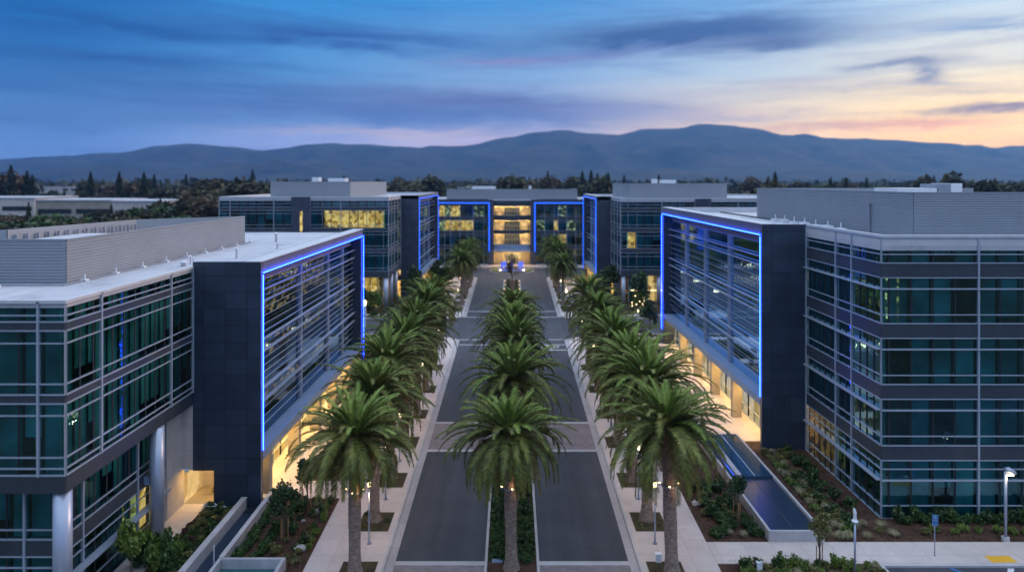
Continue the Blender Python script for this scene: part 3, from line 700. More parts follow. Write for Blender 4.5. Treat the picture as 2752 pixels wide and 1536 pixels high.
# rounded glass bay
def arc(r0, y0, n=14, half=5.2):
    pts = []
    for i in range(n+1):
        x = -half + 2*half*i/n; pts.append((x, y0 - r0*(1-(x/half)**2)))
    return pts
for k, (z0, z1) in enumerate(((14.4, 16.9), (10.2, 13.0), (6.1, 9.2))):
    A = arc(1.0, 195); w = MB()
    for p, q in zip(A, A[1:]): w.face([(p[0],p[1],z0),(q[0],q[1],z0),(q[0],q[1],z1),(p[0],p[1],z1)])
    w = w.build('window', M['glass_clear'], be)
    f = MB()
    for i, p in enumerate(A):
        f.box(p[0]-0.04, p[0]+0.04, p[1]-0.08, p[1]+0.02, z0, z1)
    for p, q in zip(A, A[1:]):
        for z in (z0, z0+(z1-z0)*0.5, z1-0.08): f.box(p[0]+0.04, q[0]-0.04, min(p[1],q[1])-0.06, max(p[1],q[1]), z, z+0.07)
    f.build('frame', M['mullion'], w)
    part('floor_slab', M['tan_wall'], be, (-5.2, 5.2, 195.2, 202.8, z0-0.5, z0-0.3))
    part('light_strip', M['warm_strip'], be, (-4.8, 4.8, 195.7, 195.85, z1-0.1, z1-0.03)); part('light_strip', M['warm_strip'], be, (-4.8, 4.8, 199.5, 199.65, z1-0.1, z1-0.03))
    part('lobby_wall', M['room_atrium'], be, (-5.2, -2.6, 198.2, 198.5, z0-0.3, z1), (2.6, 5.2, 198.2, 198.5, z0-0.3, z1)); part('lobby_wall', M['spandrel'], be, (-2.3, 2.3, 198.0, 198.6, z0-0.3, z1-0.4))
    part('railing', M['mullion'], be, (-5.1, 5.1, 195.3, 195.36, z0+0.95, z0+1.03))
    part('inner_column', M['tan_wall'], be, (-2.7, -2.2, 196.5, 197, z0-0.3, z1), (2.2, 2.7, 196.5, 197, z0-0.3, z1), (-4.9, -4.6, 196, 197, z0-0.3, z1), (4.6, 4.9, 196, 197, z0-0.3, z1))
for (a, b) in ((13.0, 14.4), (9.2, 10.2), (4.7, 6.1), (16.9, 18.6)):
    A = arc(1.06, 195); mb = MB(); mb.prism(A+[(5.2,195.3),(-5.2,195.3)], a, b); mb.build('bay_band', M['ledge' if a < 5 else 'spandrel'], be)
part('canopy', M['ledge'], be, (-5.25, 5.25, 192.0, 195, 4.3, 4.65))
for s in (-1, 1):
    part('pier', M['tan_wall'], be, tuple(sorted((2.5*s, 4.9*s)))+(195.5, 196.3, 0.4, 4.3))
    part('light_strip', M['warm_strip'], be, tuple(sorted((0.5*s, 4.6*s)))+(193.0, 193.15, 4.24, 4.29))
    d = part('door', M['glass_clear'], be, tuple(sorted((0.35*s, 1.9*s)))+(196.0, 196.05, 0.5, 3.1))
    f = MB()
    for x in (0.3, 1.1, 1.9): f.box(*sorted((x*s, (x+0.1)*s)), 195.9, 196.0, 0.4, 3.2)
    for z in (0.4, 1.2, 3.1): f.box(*sorted((0.3*s, 2.0*s)), 195.88, 195.98, z, z+0.1)
    f.build('frame', M['white_metal'], d)
    part('handrail', M['grey_metal'], be, tuple(sorted((2.4*s, 2.46*s)))+(190.8, 193.4, 0.4, 1.3))
part('lobby_wall', M['room_lobby'], be, (-5.2, 5.2, 199, 199.2, 0.4, 4.3)); part('dark_door', M['inside_dark'], be, (-0.3, 0.3, 195.9, 196.1, 0.4, 3.4))
roof(be, [(-45,195),(45,195),(45,225),(-45,225)], 18.6, 19.0)
corrugated('roof_screen', be, [(-19, 215), (-19, 198.5), (19, 198.5), (19, 215)], 18.61, 21.8, 0.3, 0.05)
part('roof_unit', M['white_metal'], be, (-12, -5, 204, 208, 21, 22.6), (5, 5.8, 204, 205, 21, 22.8))
part('wall', M['dark_panel_far'], be, (-45, 45, 224.8, 225, 0, 18.6), (-45, -44.8, 195.5, 224.8, 0, 18.6), (44.8, 45, 195.5, 224.8, 0, 18.6))
# ---------------------------------------------------------------- ground, road, paths
def sheet(name, quads, mat, z, kind='structure'):
    mb = MB()
    for q in quads: mb.face([(p[0], p[1], z) for p in q])
    return tag(mb.build(name, M[mat]), kind=kind)

def rect(x0, x1, y0, y1): return [(x0,y0),(x1,y0),(x1,y1),(x0,y1)]
def strip(fx0, fx1, y0, y1, n=8):
    out = []
    for i in range(n):
        a = y0+(y1-y0)*i/n; b = y0+(y1-y0)*(i+1)/n
        out.append([(fx0(a),a),(fx1(a),a),(fx1(b),b),(fx0(b),b)])
    return out
def slab(name, fx0, fx1, y0, y1, z0, z1, mat, n=6, kind='structure'):
    mb = MB()
    a, b = [], []
    for i in range(n+1):
        y = y0+(y1-y0)*i/n; a.append((fx0(y), y)); b.append((fx1(y), y))
    mb.prism(a + b[::-1], z0, z1)
    return tag(mb.build(name, M[mat]), kind=kind)

sheet('ground', [rect(-9000, 9000, -200, 9500)], 'plain_ground', -0.08)
sheet('lawn', [rect(-75, 75, 15, 185)], 'soil_green', -0.04)
IY0, IY1 = 104.0, 121.0
# the avenue
road = MB()
for q in strip(lambda y: -hw(y), lambda y: hw(y), 24, 172, 20): road.face([(p[0], p[1], 0.0) for p in q])
tag(road.build('road', M['asphalt']), kind='structure')
for s in (-1, 1):
    sheet('side_road', [rect(*sorted((s*hw(110)+s*0.3, s*75)), 107.5, 112.3), rect(*sorted((s*hw(116)+s*0.3, s*75)), 114.8, 119.6)], 'asphalt', 0.004)
    sheet('side_road', [[(s*(hw(104)-0.02), IY0), (s*11.5, 107.5), (s*11.5, 119.6), (s*(hw(121)-0.02), IY1)]], 'asphalt', 0.008)
    for (a, b) in ((24, IY0), (IY1, 171)):
        slab('gutter', lambda y: s*hw(y), lambda y: s*(hw(y)+0.55), a, b, -0.03, 0.012, 'gutter')
        slab('kerb', lambda y: s*(hw(y)+0.55), lambda y: s*(hw(y)+0.72), a, b, -0.03, 0.15, 'kerb')
    slab('sidewalk', lambda y: s*(hw(y)+0.72), lambda y: s*12.85*kx(y), 24, IY0-1.5, -0.03, 0.13, 'sidewalk')
    slab('sidewalk', lambda y: s*(hw(y)+0.72), lambda y: s*15.2, IY1+1.5, 171, -0.03, 0.13, 'sidewalk')
    # rounded corner aprons
    for (yc, d) in ((IY0, -1), (IY1, 1)):
        x0 = hw(yc)+0.0
        pts = [(s*(x0+0.72), yc+d*1.5), (s*12.85*kx(yc), yc+d*1.5), (s*12.85*kx(yc), yc-d*1.2), (s*(x0+3.2), yc-d*1.2), (s*(x0+1.6), yc-d*0.8), (s*(x0+0.9), yc)]
        mb = MB(); mb.prism(pts, -0.03, 0.125); tag(mb.build('sidewalk', M['sidewalk']), kind='structure')
    slab('sidewalk', lambda y: s*13.0, lambda y: s*75, 121.4, 123.4, -0.03, 0.11, 'sidewalk', 1)
    slab('sidewalk', lambda y: s*14.3, lambda y: s*75, 103.6, 105.1, -0.03, 0.11, 'sidewalk', 1)
    slab('kerb', lambda y: s*14.0, lambda y: s*75, 119.7, 119.95, -0.03, 0.15, 'kerb', 1)
    slab('kerb', lambda y: s*14.0, lambda y: s*75, 107.2, 107.45, -0.03, 0.15, 'kerb', 1)
    sheet('lawn', [rect(*sorted((s*14, s*75)), 112.4, 114.7)], 'lawn', 0.02)
    sheet('lawn', [rect(*sorted((s*14, s*75)), 119.95, 121.38)], 'lawn', 0.10)
    sheet('lawn', [rect(*sorted((s*15.25, s*17.8)), 123.6, 170)], 'lawn', 0.05)
    # hedge-lined verge of the far stretch
# median
MED = 1.72
def medw(y): return MED*kx(y)
for (a, b) in ((24, 98.5), (127.5, 166)):
    for s in (-1, 1):
        slab('kerb', lambda y: s*medw(y), lambda y: s*(medw(y)-0.17), a, b, -0.03, 0.16, 'kerb')
    mb = MB(); mb.box(-medw(b), medw(b), b, b+0.2, -0.03, 0.16)
    if a > 50: mb.box(-medw(a), medw(a), a-0.2, a, -0.03, 0.16)
    tag(mb.build('kerb', M['kerb']), kind='structure')
    slab('planting_bed', lambda y: -(medw(y)-0.18), lambda y: (medw(y)-0.18), a, b, -0.03, 0.10, 'mulch')
# crossings
def cross(y0, y1, mat, z):
    for s in (-1, 1):
        slab('crosswalk', lambda y: s*medw(y)+s*0.01, lambda y: s*hw(y)-s*0.01, y0, y1, -0.02, z, mat, 2)
cross(61.2, 67.8, 'paver', 0.010); cross(60.75, 61.2, 'kerb', 0.016); cross(67.8, 68.25, 'kerb', 0.016)
cross(34, 42.75, 'paver', 0.010); cross(42.75, 43.2, 'kerb', 0.016)
for s in (-1, 1):
    for (y, w) in ((126.2, 0.35), (120.9, 0.3), (103.7, 0.25), (100.4, 0.25)):
        sheet('road_marking', [rect(*sorted((s*(0.05 if y > 100 else medw(y)), s*(hw(y)-0.05))), y, y+w)], 'paint', 0.006 if y < 122 else 0.007)
sheet('road_marking', [rect(medw(98)+0.05, hw(98)-0.05, 97.3, 97.65)], 'paint', 0.006)
# stop legend, painted long for drivers coming up the right-hand lane
def painted(txt_boxes, x0, y0, sx, sy, z):
    mb = MB()
    for (a, b, c, d) in txt_boxes: mb.face([(x0+a*sx, y0+c*sy, z), (x0+b*sx, y0+c*sy, z), (x0+b*sx, y0+d*sy, z), (x0+a*sx, y0+d*sy, z)])
    return tag(mb.build('road_marking', M['paint']), kind='structure')
S = [(0,.8,0,.15),(.65,.8,.15,.45),(0,.8,.45,.57),(0,.15,.57,.85),(0,.8,.85,1)]
T_ = [(1.3,1.5,0,.85),(1.0,1.8,.85,1)]
O_ = [(2.0,2.8,0,.13),(2.0,2.8,.87,1),(2.0,2.18,.13,.87),(2.62,2.8,.13,.87)]
P_ = [(3.0,3.18,0,1),(3.18,3.8,.87,1),(3.18,3.8,.45,.57),(3.62,3.8,.57,.87)]
painted(S+T_+O_+P_, 3.0, 98.1, 1.0, 2.0, 0.006)
# planter squares in the sidewalks
PALM_Y = [41.8, 48.2, 54.9, 62.2+0.6, 70.4, 78.8, 88.0]
def planter(s, y, x0, x1, d=1.35):
    mb = MB(); k = kx(y); mb.box(*sorted((s*x0*k, s*x1*k)), y-d, y+d, 0.10, 0.137)
    return tag(mb.build('planting_bed', M['soil_green']), kind='structure')
for s in (-1, 1):
    for y in PALM_Y: planter(s, y-0.2, 8.42, 10.62)
    for y in (128, 134.5, 141, 147.5, 154, 160.5, 167): planter(s, y, 8.3, 10.3, 2.3)
# right foreground: cross path, beds, parking
slab('sidewalk', lambda y: 12.87*kx(y), lambda y: 75, 42.75, 45.3, -0.03, 0.125, 'sidewalk', 2)
slab('planting_bed', lambda y: 12.87*kx(y), lambda y: 22.9, 24, 42.72, -0.03, 0.10, 'mulch', 2)
slab('planting_bed', lambda y: 12.87*kx(y), lambda y: 26.2, 45.32, 62.9, -0.03, 0.09, 'mulch', 2)
slab('planting_bed', lambda y: 26.2, lambda y: 75, 45.32, 48.52, -0.03, 0.09, 'mulch', 2)
sheet('parking_lot', [rect(23.2, 75, 20, 42.5)], 'asphalt', 0.0)
slab('kerb', lambda y: 22.92, lambda y: 23.12, 24, 42.72, -0.03, 0.14, 'kerb', 1)
slab('kerb', lambda y: 23.12, lambda y: 75, 42.52, 42.73, -0.03, 0.12, 'kerb', 1)
sheet('road_marking', [[(29.0,40),(29.25,40),(27.4,42.45),(27.15,42.45)], [(33.4,40),(33.65,40),(32.2,42.45),(31.95,42.45)]], 'blue_paint', 0.005)
sheet('road_marking', [[(29.9,41.3),(30.3,41.3),(31.2,42.4),(30.8,42.4)], [(31.6,41.5),(32.0,41.5),(32.6,42.1),(32.2,42.1)]], 'paint', 0.006)
mb = MB(); mb.box(30.15, 31.75, 42.85, 43.6, 0.128, 0.136)
for i in range(12):
    for j in range(5): mb.tube([(30.25+i*0.128, 42.93+j*0.14, 0.13), (30.25+i*0.128, 42.93+j*0.14, 0.142)], 0.02, 5)
tag(mb.build('tactile_pad', M['yellow_pad']), 'yellow warning pad set in the pavement at the kerb ramp', 'paving pad')
mb = MB(); mb.box(27.4, 29.2, 41.55, 41.75, 0.0, 0.13)
tag(mb.build('wheel_stop', M['kerb']), 'pale concrete wheel stop at the head of the parking bay', 'wheel stop')
# forecourts under the louvred fronts
for s, X0, X1, Y0, Y1 in ((-1, 12.87, 25.0, 51.6, 54.6), (-1, 16.6, 24.3, 54.6, 84), (1, 17.6, 28, 62.95, 101)):
    slab('forecourt', lambda y: s*X0, lambda y: s*X1, Y0, Y1, -0.03, 0.115, 'sidewalk', 1)
slab('planting_bed', lambda y: -12.87*kx(y), lambda y: -16.58, 54.62, 100, -0.03, 0.10, 'soil_green', 3)
slab('planting_bed', lambda y: 12.87*kx(y), lambda y: 17.58, 62.95, 100, -0.03, 0.10, 'soil_green', 3)
for (a, b) in ((69, 71), (80, 83), (90, 92)):
    slab('forecourt', lambda y: 13.2, lambda y: 17.6, a, b, 0.0, 0.118, 'sidewalk', 1)
    slab('forecourt', lambda y: -13.2, lambda y: -16.6, a-5, b-5, 0.0, 0.118, 'sidewalk', 1)
slab('planting_bed', lambda y: -12.87*kx(y), lambda y: -17.9, 24, 51.58, -0.03, 0.10, 'mulch', 2)
slab('planting_bed', lambda y: -22.6, lambda y: -19.85, 24, 50.2, -0.03, 0.09, 'soil_green', 2)
slab('path', lambda y: -24.4, lambda y: -22.6, 24, 53.6, -0.03, 0.11, 'sidewalk', 2)
# far plaza
sheet('plaza', [rect(-60, 60, 172, 190)], 'asphalt', 0.0)
for (y0, h) in ((190, 0.14), (190.6, 0.27), (191.2, 0.40)):
    slab('step', lambda y: -9.5, lambda y: 9.5, y0, 195, -0.03, h, 'sidewalk', 1)
for s in (-1, 1): slab('sidewalk', lambda y: s*9.5, lambda y: s*45, 190, 195, -0.03, 0.15, 'sidewalk', 1)

# ---------------------------------------------------------------- hills
RID = [(-2500,425),(-1200,418),(-400,402),(0,405),(100,397),(250,389),(400,374),(480,363),(560,366),(640,377),(700,377),(790,363),(860,362),(930,364),(1020,370),(1060,371),(1110,367),(1180,368),(1240,354),(1290,344),(1340,335),(1390,328),(1440,331),(1500,337),(1560,338),(1600,329),(1640,322),(1700,324),(1740,315),(1780,311),(1830,317),(1880,321),(1920,332),(1950,341),(1990,340),(2010,337),(2040,345),(2080,347),(2180,350),(2300,358),(2380,361),(2460,372),(2520,371),(2576,366),(2900,350),(3600,372),(5000,400)]
def ridge(px):
    for (a, ya), (b, yb) in zip(RID, RID[1:]):
        if a <= px <= b:
            t = (px-a)/(b-a); return ya+(yb-ya)*t
    return 420
def hills():
    D0 = 6500.0; nx, ny = 420, 70
    V = []; F = []
    for j in range(ny+1):
        v = j/ny; Y = 3300 + v*4700
        for i in range(nx+1):
            u = i/nx; px = -1500 + u*5600
            X = (px-1288)/1717*D0
            top = 24 + (457-ridge(px))/1717*D0
            prof = math.exp(-((Y-D0)/1250.0)**2)
            z = top*prof
            foot = 190*max(0, noise.noise(Vector((X/1100, Y/900, 3.1)))+0.30)*math.exp(-((Y-4500)/520.0)**2)*(0.75+0.5*abs(noise.noise(Vector((X/300, Y/300, 2)))))
            n = noise.noise(Vector((X/420, Y/420, 0))) + 0.5*noise.noise(Vector((X/170, Y/170, 5)))
            gul = abs(noise.noise(Vector((X/330, Y/800, 9))))
            amp = prof*(1-prof*prof*prof)
            z += foot + n*46*min(1, amp*2.2+0.0) - gul*190*amp
            z += (9*noise.noise(Vector((X/90, Y/90, 1)))+13*noise.noise(Vector((X/210, Y/260, 4)))-16*abs(noise.noise(Vector((X/260+Y/700, Y/520, 7)))))*prof
            if j == 0 or j == ny: z = -5
            V.append((X, Y, max(z, -6)))
    for j in range(ny):
        for i in range(nx):
            a = j*(nx+1)+i; F.append((a, a+1, a+nx+2, a+nx+1))
    me = bpy.data.meshes.new('hills'); me.from_pydata(V, [], F); me.materials.append(M['hill'])
    me.polygons.foreach_set('use_smooth', [True]*len(F)); me.update()
    o = bpy.data.objects.new('hills', me); COL.objects.link(o); tag(o, kind='structure')
hills()
# ---------------------------------------------------------------- date palms
def frond(mb, az, el, L, droop, wid, rnd, fold=0.55, n=25, stem=True):
    """one feather leaf: a curved midrib with two rows of leaflets"""
    ca, sa = math.cos(az), math.sin(az)
    pts = []; p = Vector((0.16*ca, 0.16*sa, 0.0)); ang = el; st = L/n
    side = Vector((-sa, ca, 0)); tw = rnd.uniform(-0.25, 0.25)
    for i in range(n+1):
        pts.append((p.copy(), ang)); t = i/n
        d = Vector((math.cos(ang)*ca, math.cos(ang)*sa, math.sin(ang))) + side*(tw*t*0.25)
        p = p + d.normalized()*st; ang -= droop*(0.35+1.5*t)*st/L
        ang = max(ang, -1.50)
    mi = mb.mi
    # midrib
    mb.mi = 3
    for i in range(0, n, 2):
        a, b = pts[i][0], pts[min(n, i+2)][0]; r0 = 0.05*(1-i/n)+0.008; r1 = 0.05*(1-min(n, i+2)/n)+0.008
        mb.face([a-side*r0, a+side*r0, b+side*r1, b-side*r1])
    mb.mi = mi
    for i in range(2, n+1):
        t = i/n
        w = wid*(min(1, (t*3.2)**0.8) if t < 0.35 else 1.0)*(1-0.60*max(0, (t-0.55)/0.45)**1.6)
        p, ang = pts[i]; f = Vector((math.cos(ang)*ca, math.cos(ang)*sa, math.sin(ang)))
        nrm = Vector((-math.sin(ang)*ca, -math.sin(ang)*sa, math.cos(ang)))
        for s in (-1, 1):
            for h in (0.0, 0.5):
                q = p - f*(st*h)
                up = fold + rnd.uniform(-0.42, 0.38)
                d = (side*s*rnd.uniform(0.66,0.90) + f*(0.62+0.45*t) + nrm*up*0.55).normalized()
                ww = w*rnd.uniform(0.72, 1.16)
                tip = q + d*ww + Vector((0,0,-0.07*ww))
                bw = f*(0.031)
                mid = q + d*ww*0.5 + nrm*0.012
                mb.face([q-bw, q+bw, mid+bw*1.15, tip, mid-bw*1.15])

def palm_mesh(seed):
    rnd = random.Random(seed); mb = MB()
    N = 122+int(rnd.random()*16)
    for i in range(N):
        t = (i+0.5)/N                       # 0 young at the heart, 1 hanging
        az = i*2.39996 + rnd.uniform(-0.34, 0.34)
        el = R(86) - (t**0.85)*R(124) + rnd.gauss(0, 0.11)
        L = (2.45 + 1.62*min(1, t*2.6))*rnd.uniform(0.84, 1.10)*(1+0.07*math.sin(az+seed))
        if rnd.random() < 0.06: continue
        if t > 0.8: L *= 0.97
        droop = R(36) + R(62)*min(1, t*1.4) + rnd.gauss(0, 0.2)
        mb.mi = 2 if t < 0.17 or (t < 0.34 and rnd.random() < 0.4) else (1 if (t > 0.74 and rnd.random() < 0.6) else 0)
        wid = 0.52*(0.75+0.25*min(1, t*3))
        frond(mb, az, el, L, droop, wid, rnd)
    for i in range(5):                          # a few dead fronds hanging by the trunk
        mb.mi = 4; frond(mb, rnd.random()*6.28, R(-38)+rnd.uniform(-.2,.1), rnd.uniform(2.2,3.0), R(60), 0.34, rnd)
    me = mb
    return me

def trunk_mesh(seed, H):
    rnd = random.Random(seed); mb = MB(); seg = 26; rows = int(H/0.085)
    b0 = 0
    for j in range(rows+1):
        z = H*j/rows; t = z/H
        r = 0.325 + 0.17*math.exp(-z/0.45) + 0.02*math.sin(z*1.3+seed) + (0.12*max(0, (t-0.93)/0.07))
        for k in range(seg):
            a = 2*math.pi*k/seg
            # lozenge leaf scars in spiral rows
            q = (k/seg*13 + z/0.34); q2 = (k/seg*13 - z/0.34)
            s = (abs((q % 1)-0.5)+abs((q2 % 1)-0.5))
            rr = r + 0.055*(s-0.5) + rnd.uniform(-0.008, 0.008)
            mb.v.append((rr*math.cos(a), rr*math.sin(a), z))
    for j in range(rows):
        for k in range(seg):
            a = j*seg+k; b = j*seg+(k+1)%seg; mb.f.append((a, b, b+seg, a+seg)); mb.m.append(0)
    return mb

def heart_mesh(seed):
    """cut leaf bases packed below the crown"""
    rnd = random.Random(seed); mb = MB()
    for i in range(90):
        a = i*2.39996; t = i/90; z = -0.75+0.95*t; r = 0.36+0.16*math.sin(math.pi*min(1, t+0.15))
        c = Vector((r*math.cos(a), r*math.sin(a), z)); o = Vector((math.cos(a), math.sin(a), 0.9)).normalized(); s = Vector((-math.sin(a), math.cos(a), 0))
        w = 0.08; L = rnd.uniform(0.14, 0.26)
        mb.face([c-s*w, c+s*w, c+o*L+s*w*0.5, c+o*L-s*w*0.5])
        mb.face([c-s*w-Vector((0,0,.06)), c+s*w-Vector((0,0,.06)), c+s*w, c-s*w])
    return mb

M['frond_dead'] = m_leaf('frond_dead', (0.12,0.075,0.035), (0.30,0.20,0.10), 0.8, 1.0, spec=0.1)
FM = [M['frond'], M['frond_old'], M['frond_young'], M['frond_stem'], M['frond_dead']]
protos = []
PH = 8.25
NP = 5
for sd in (3, 17, 29, 41, 53):
    root = empty('date_palm', (0,0,0))
    tk = trunk_mesh(sd, PH).build('trunk', M['palm_trunk'], root, smooth=False)
    hm = heart_mesh(sd); hm.v = [(v[0], v[1], v[2]+PH) for v in hm.v]; hm.build('leaf_bases', M['timber'], root)
    cm = palm_mesh(sd); cm.v = [(v[0], v[1], v[2]+PH+0.05) for v in cm.v]; cm.build('crown', FM, root)
    ring = MB(); ring.tube([(0,0,4.92),(0,0,5.0)], 0.40, 20); rg = ring.build('light_ring', M['grey_metal'], root)
    for k in range(4):
        a = k*math.pi/2+0.6; g = MB(); x, y = 0.50*math.cos(a), 0.50*math.sin(a)
        g.tube([(x,y,4.95),(x,y,5.09)], [0.055,0.075], 8); g.mi = 1; g.tube([(x,y,5.095),(x,y,5.115)], 0.045, 8)
        g.build('uplight', [M['grey_metal'], M['uplight']], rg)
    protos.append(root)
used = [False]*NP
npalm = 0
PALMS = []
def place_palm(x, y, sc, label, group, sky=0.0, gz=0.12):
    global npalm
    k = (npalm*2) % NP; npalm += 1
    src = protos[k]; rz = random.uniform(0, 6.28)
    if not used[k]:
        used[k] = True; o = src; o.location = (x,y,gz); o.rotation_euler = (0,0,rz); o.scale = (sc,sc,sc)
        tag(o, label, 'palm tree', group)
    else:
        o = dup(src, (x,y,gz), rz, sc, label, group); o['category'] = 'palm tree'
    if npalm > 1: o.rotation_euler = (random.gauss(0, .018), random.gauss(0, .018), rz); o.scale = (sc*random.uniform(.95,1.05), sc*random.uniform(.95,1.05), sc*random.uniform(.96,1.05) if y > 44 else sc)
    if y < 44: o.scale = (sc*1.02, sc*1.02, sc*0.95)
    PALMS.append((o, x, y)); return o
near_desc = ['standing closest to the viewer', 'right behind the closest one', '', '', '', '', '']
for s, nm in ((-1, 'left'), (1, 'right')):
    for i, y in enumerate(PALM_Y):
        sc = 1.10 if i else (1.06 if s < 0 else 1.12)
        place_palm(s*9.52*(kx(y) if i else 1.0)-(0.04 if s<0 else -0.3 if i == 0 else 0)+random.uniform(-0.12,0.12), y+random.uniform(-0.2,0.2), sc*random.uniform(0.97,1.04) if i else sc,
                   'date palm, %s from the front in the %s pavement row before the side street' % (ORD[i], nm), 'date palms along the avenue')
    for i, y in enumerate((131.5, 143, 155, 167)):
        place_palm(s*9.7+random.uniform(-0.2,0.2), y, random.uniform(0.98, 1.05), 'date palm, %s one past the side street in the %s pavement row' % (ORD[i], nm), 'date palms along the avenue')
for i, y in enumerate((42.3, 50.2, 63.6, 73.6, 84.0)):
    place_palm(random.uniform(-0.1,0.15), y, (1.05, 1.1, 1.06, 1.04, 1.04)[i], 'date palm, %s from the front in the central median' % ORD[i], 'date palms along the avenue', gz=0.08)

# ---------------------------------------------------------------- leaf clumps, shrubs, trees
def leaf_quad(mb, c, size, rnd, flat=0.0, long=1.6):
    d = Vector((rnd.gauss(0,1), rnd.gauss(0,1), rnd.gauss(0,1)*(1-flat))).normalized()
    u = d.cross(Vector((rnd.random(), rnd.random(), rnd.random()))).normalized()
    v = d.cross(u)*size*0.5; u = u*size*0.5*long
    mb.face([c-u, c+v*0.9, c+u, c-v*0.9])
def blob(mb, c, r, n, size, rnd, sq=1.0, hollow=0.55):
    for i in range(n):
        d = Vector((rnd.gauss(0,1), rnd.gauss(0,1), rnd.gauss(0,1))).normalized()
        rr = r*(hollow+(1-hollow)*rnd.random()**0.6)*(0.85+0.3*noise.noise(d*2.3+c))
        leaf_quad(mb, c+Vector((d.x*rr, d.y*rr, d.z*rr*sq)), size*rnd.uniform(0.7,1.3), rnd)

def shrub_round(seed, mat, leaf=0.10, n=700):
    rnd = random.Random(seed); mb = MB()
    for k in range(7):
        c = Vector((rnd.uniform(-.26,.26), rnd.uniform(-.26,.26), 0.3+rnd.uniform(-.08,.14)))
        blob(mb, c, rnd.uniform(0.24,0.36), n//7, leaf, rnd, 0.85)
    return mb.build('shrub', mat)
def shrub_tuft(seed, mat, n=150, h=0.6):
    rnd = random.Random(seed); mb = MB()
    for i in range(n):
        a = rnd.random()*6.283; sp = rnd.random()**0.7*0.55; L = h*rnd.uniform(0.6,1.15)
        b = Vector((rnd.gauss(0,.05), rnd.gauss(0,.05), 0)); d = Vector((math.cos(a), math.sin(a), 0)); s = Vector((-d.y, d.x, 0))*0.018
        m = b+d*sp*0.45+Vector((0,0,L*0.75)); t = b+d*sp*1.15+Vector((0,0,L*0.8*(1.1-sp)))
        mb.face([b-s, b+s, m+s*0.8, m-s*0.8]); mb.face([m-s*.8, m+s*.8, t])
    return mb.build('grass_tuft', mat)
def shrub_loose(seed, mat, n=420, h=1.0, leaf=0.13):
    rnd = random.Random(seed); mb = MB()
    for k in range(13):
        a = rnd.random()*6.283; t = Vector((math.cos(a)*rnd.uniform(.1,.45), math.sin(a)*rnd.uniform(.1,.45), h*rnd.uniform(.5,1)))
        mb.tube([(0,0,0), tuple(t)], [0.02,0.006], 4, False)
        for i in range(n//13):
            q = t*rnd.uniform(0.35,1.05)+Vector((rnd.gauss(0,.07), rnd.gauss(0,.07), rnd.gauss(0,.06)))
            leaf_quad(mb, q, leaf*rnd.uniform(.7,1.3), rnd, 0.0, 1.9)
    return mb.build('shrub', mat)

SP = {'round': [shrub_round(1, M['hedge']), shrub_round(2, M['hedge'])], 'lime': [shrub_round(3, M['lime_leaf'], 0.08), shrub_round(5, M['lime_leaf'], 0.08)],
      'olive': [shrub_round(4, M['olive_leaf'], 0.09)], 'tuft': [shrub_tuft(1, M['olive_leaf'])], 'tan': [shrub_tuft(2, M['tan_grass'], 200, 0.75)],
      'loose': [shrub_loose(1, M['hedge']), shrub_loose(6, M['tree_leaf'])], 'limeloose': [shrub_loose(3, M['lime_leaf'])], 'red': [shrub_round(8, M['red_leaf'], 0.07)]}
spused = set(); SMALL = {}
LOOSE = ('far median shrubs', 'shrubs along the side street', 'far kerbside plants', 'plants round the palm feet', 'shrubs beside the forecourts')
def shrub(kind, x, y, sc, label, group, z=0.08, cat='shrub', sz=None):
    src = random.choice(SP[kind])
    if group in LOOSE and not (group == 'shrubs beside the forecourts' and y < 74):
        mb = SMALL.setdefault(src.data.materials[0].name, MB()); M4 = Matrix.Translation((x,y,z)) @ Matrix.Rotation(random.uniform(0,6.28), 4, 'Z') @ Matrix.Scale(sc, 4)
        b = len(mb.v); mb.v += [tuple(M4 @ v.co) for v in src.data.vertices]; step = 1 if y < 70 else 2
        for i, p in enumerate(src.data.polygons):
            if i % step == 0: mb.f.append(tuple(b+k for k in p.vertices)); mb.m.append(0)
        return None
    if src.name not in spused: o = src; spused.add(src.name)
    else: o = src.copy(); COL.objects.link(o)
    o.location = (x, y, z); o.rotation_euler = (0,0,random.uniform(0,6.28)); o.scale = (sc, sc, sz or sc*random.uniform(.85,1.1))
    return tag(o, label, cat, group)
ru = random.uniform
# central median hedge plants
for i in range(26):
    y = 40.2+i*0.98
    for s in (-1, 1):
        if y < 42.9 and s: continue
        shrub('round' if random.random() < .7 else 'loose', s*(0.92+ru(-.06,.06))*kx(y), y+ru(-.15,.15), ru(.75,.98), 'dark leafy shrub in the median planting beside the palm trunks', 'median shrubs', 0.06)
for y in (66.5, 69, 71.5, 76, 78.5, 81, 87, 90, 93, 96, 128.5, 131, 134, 137, 140, 144, 148, 152, 156, 160, 164):
    for s in (-1, 1): shrub('round' if y < 120 else random.choice(('lime','round')), s*ru(.4,1.0)*kx(y), y, ru(.8,1.1), 'small green shrub in the far part of the median planting', 'far median shrubs', 0.06)
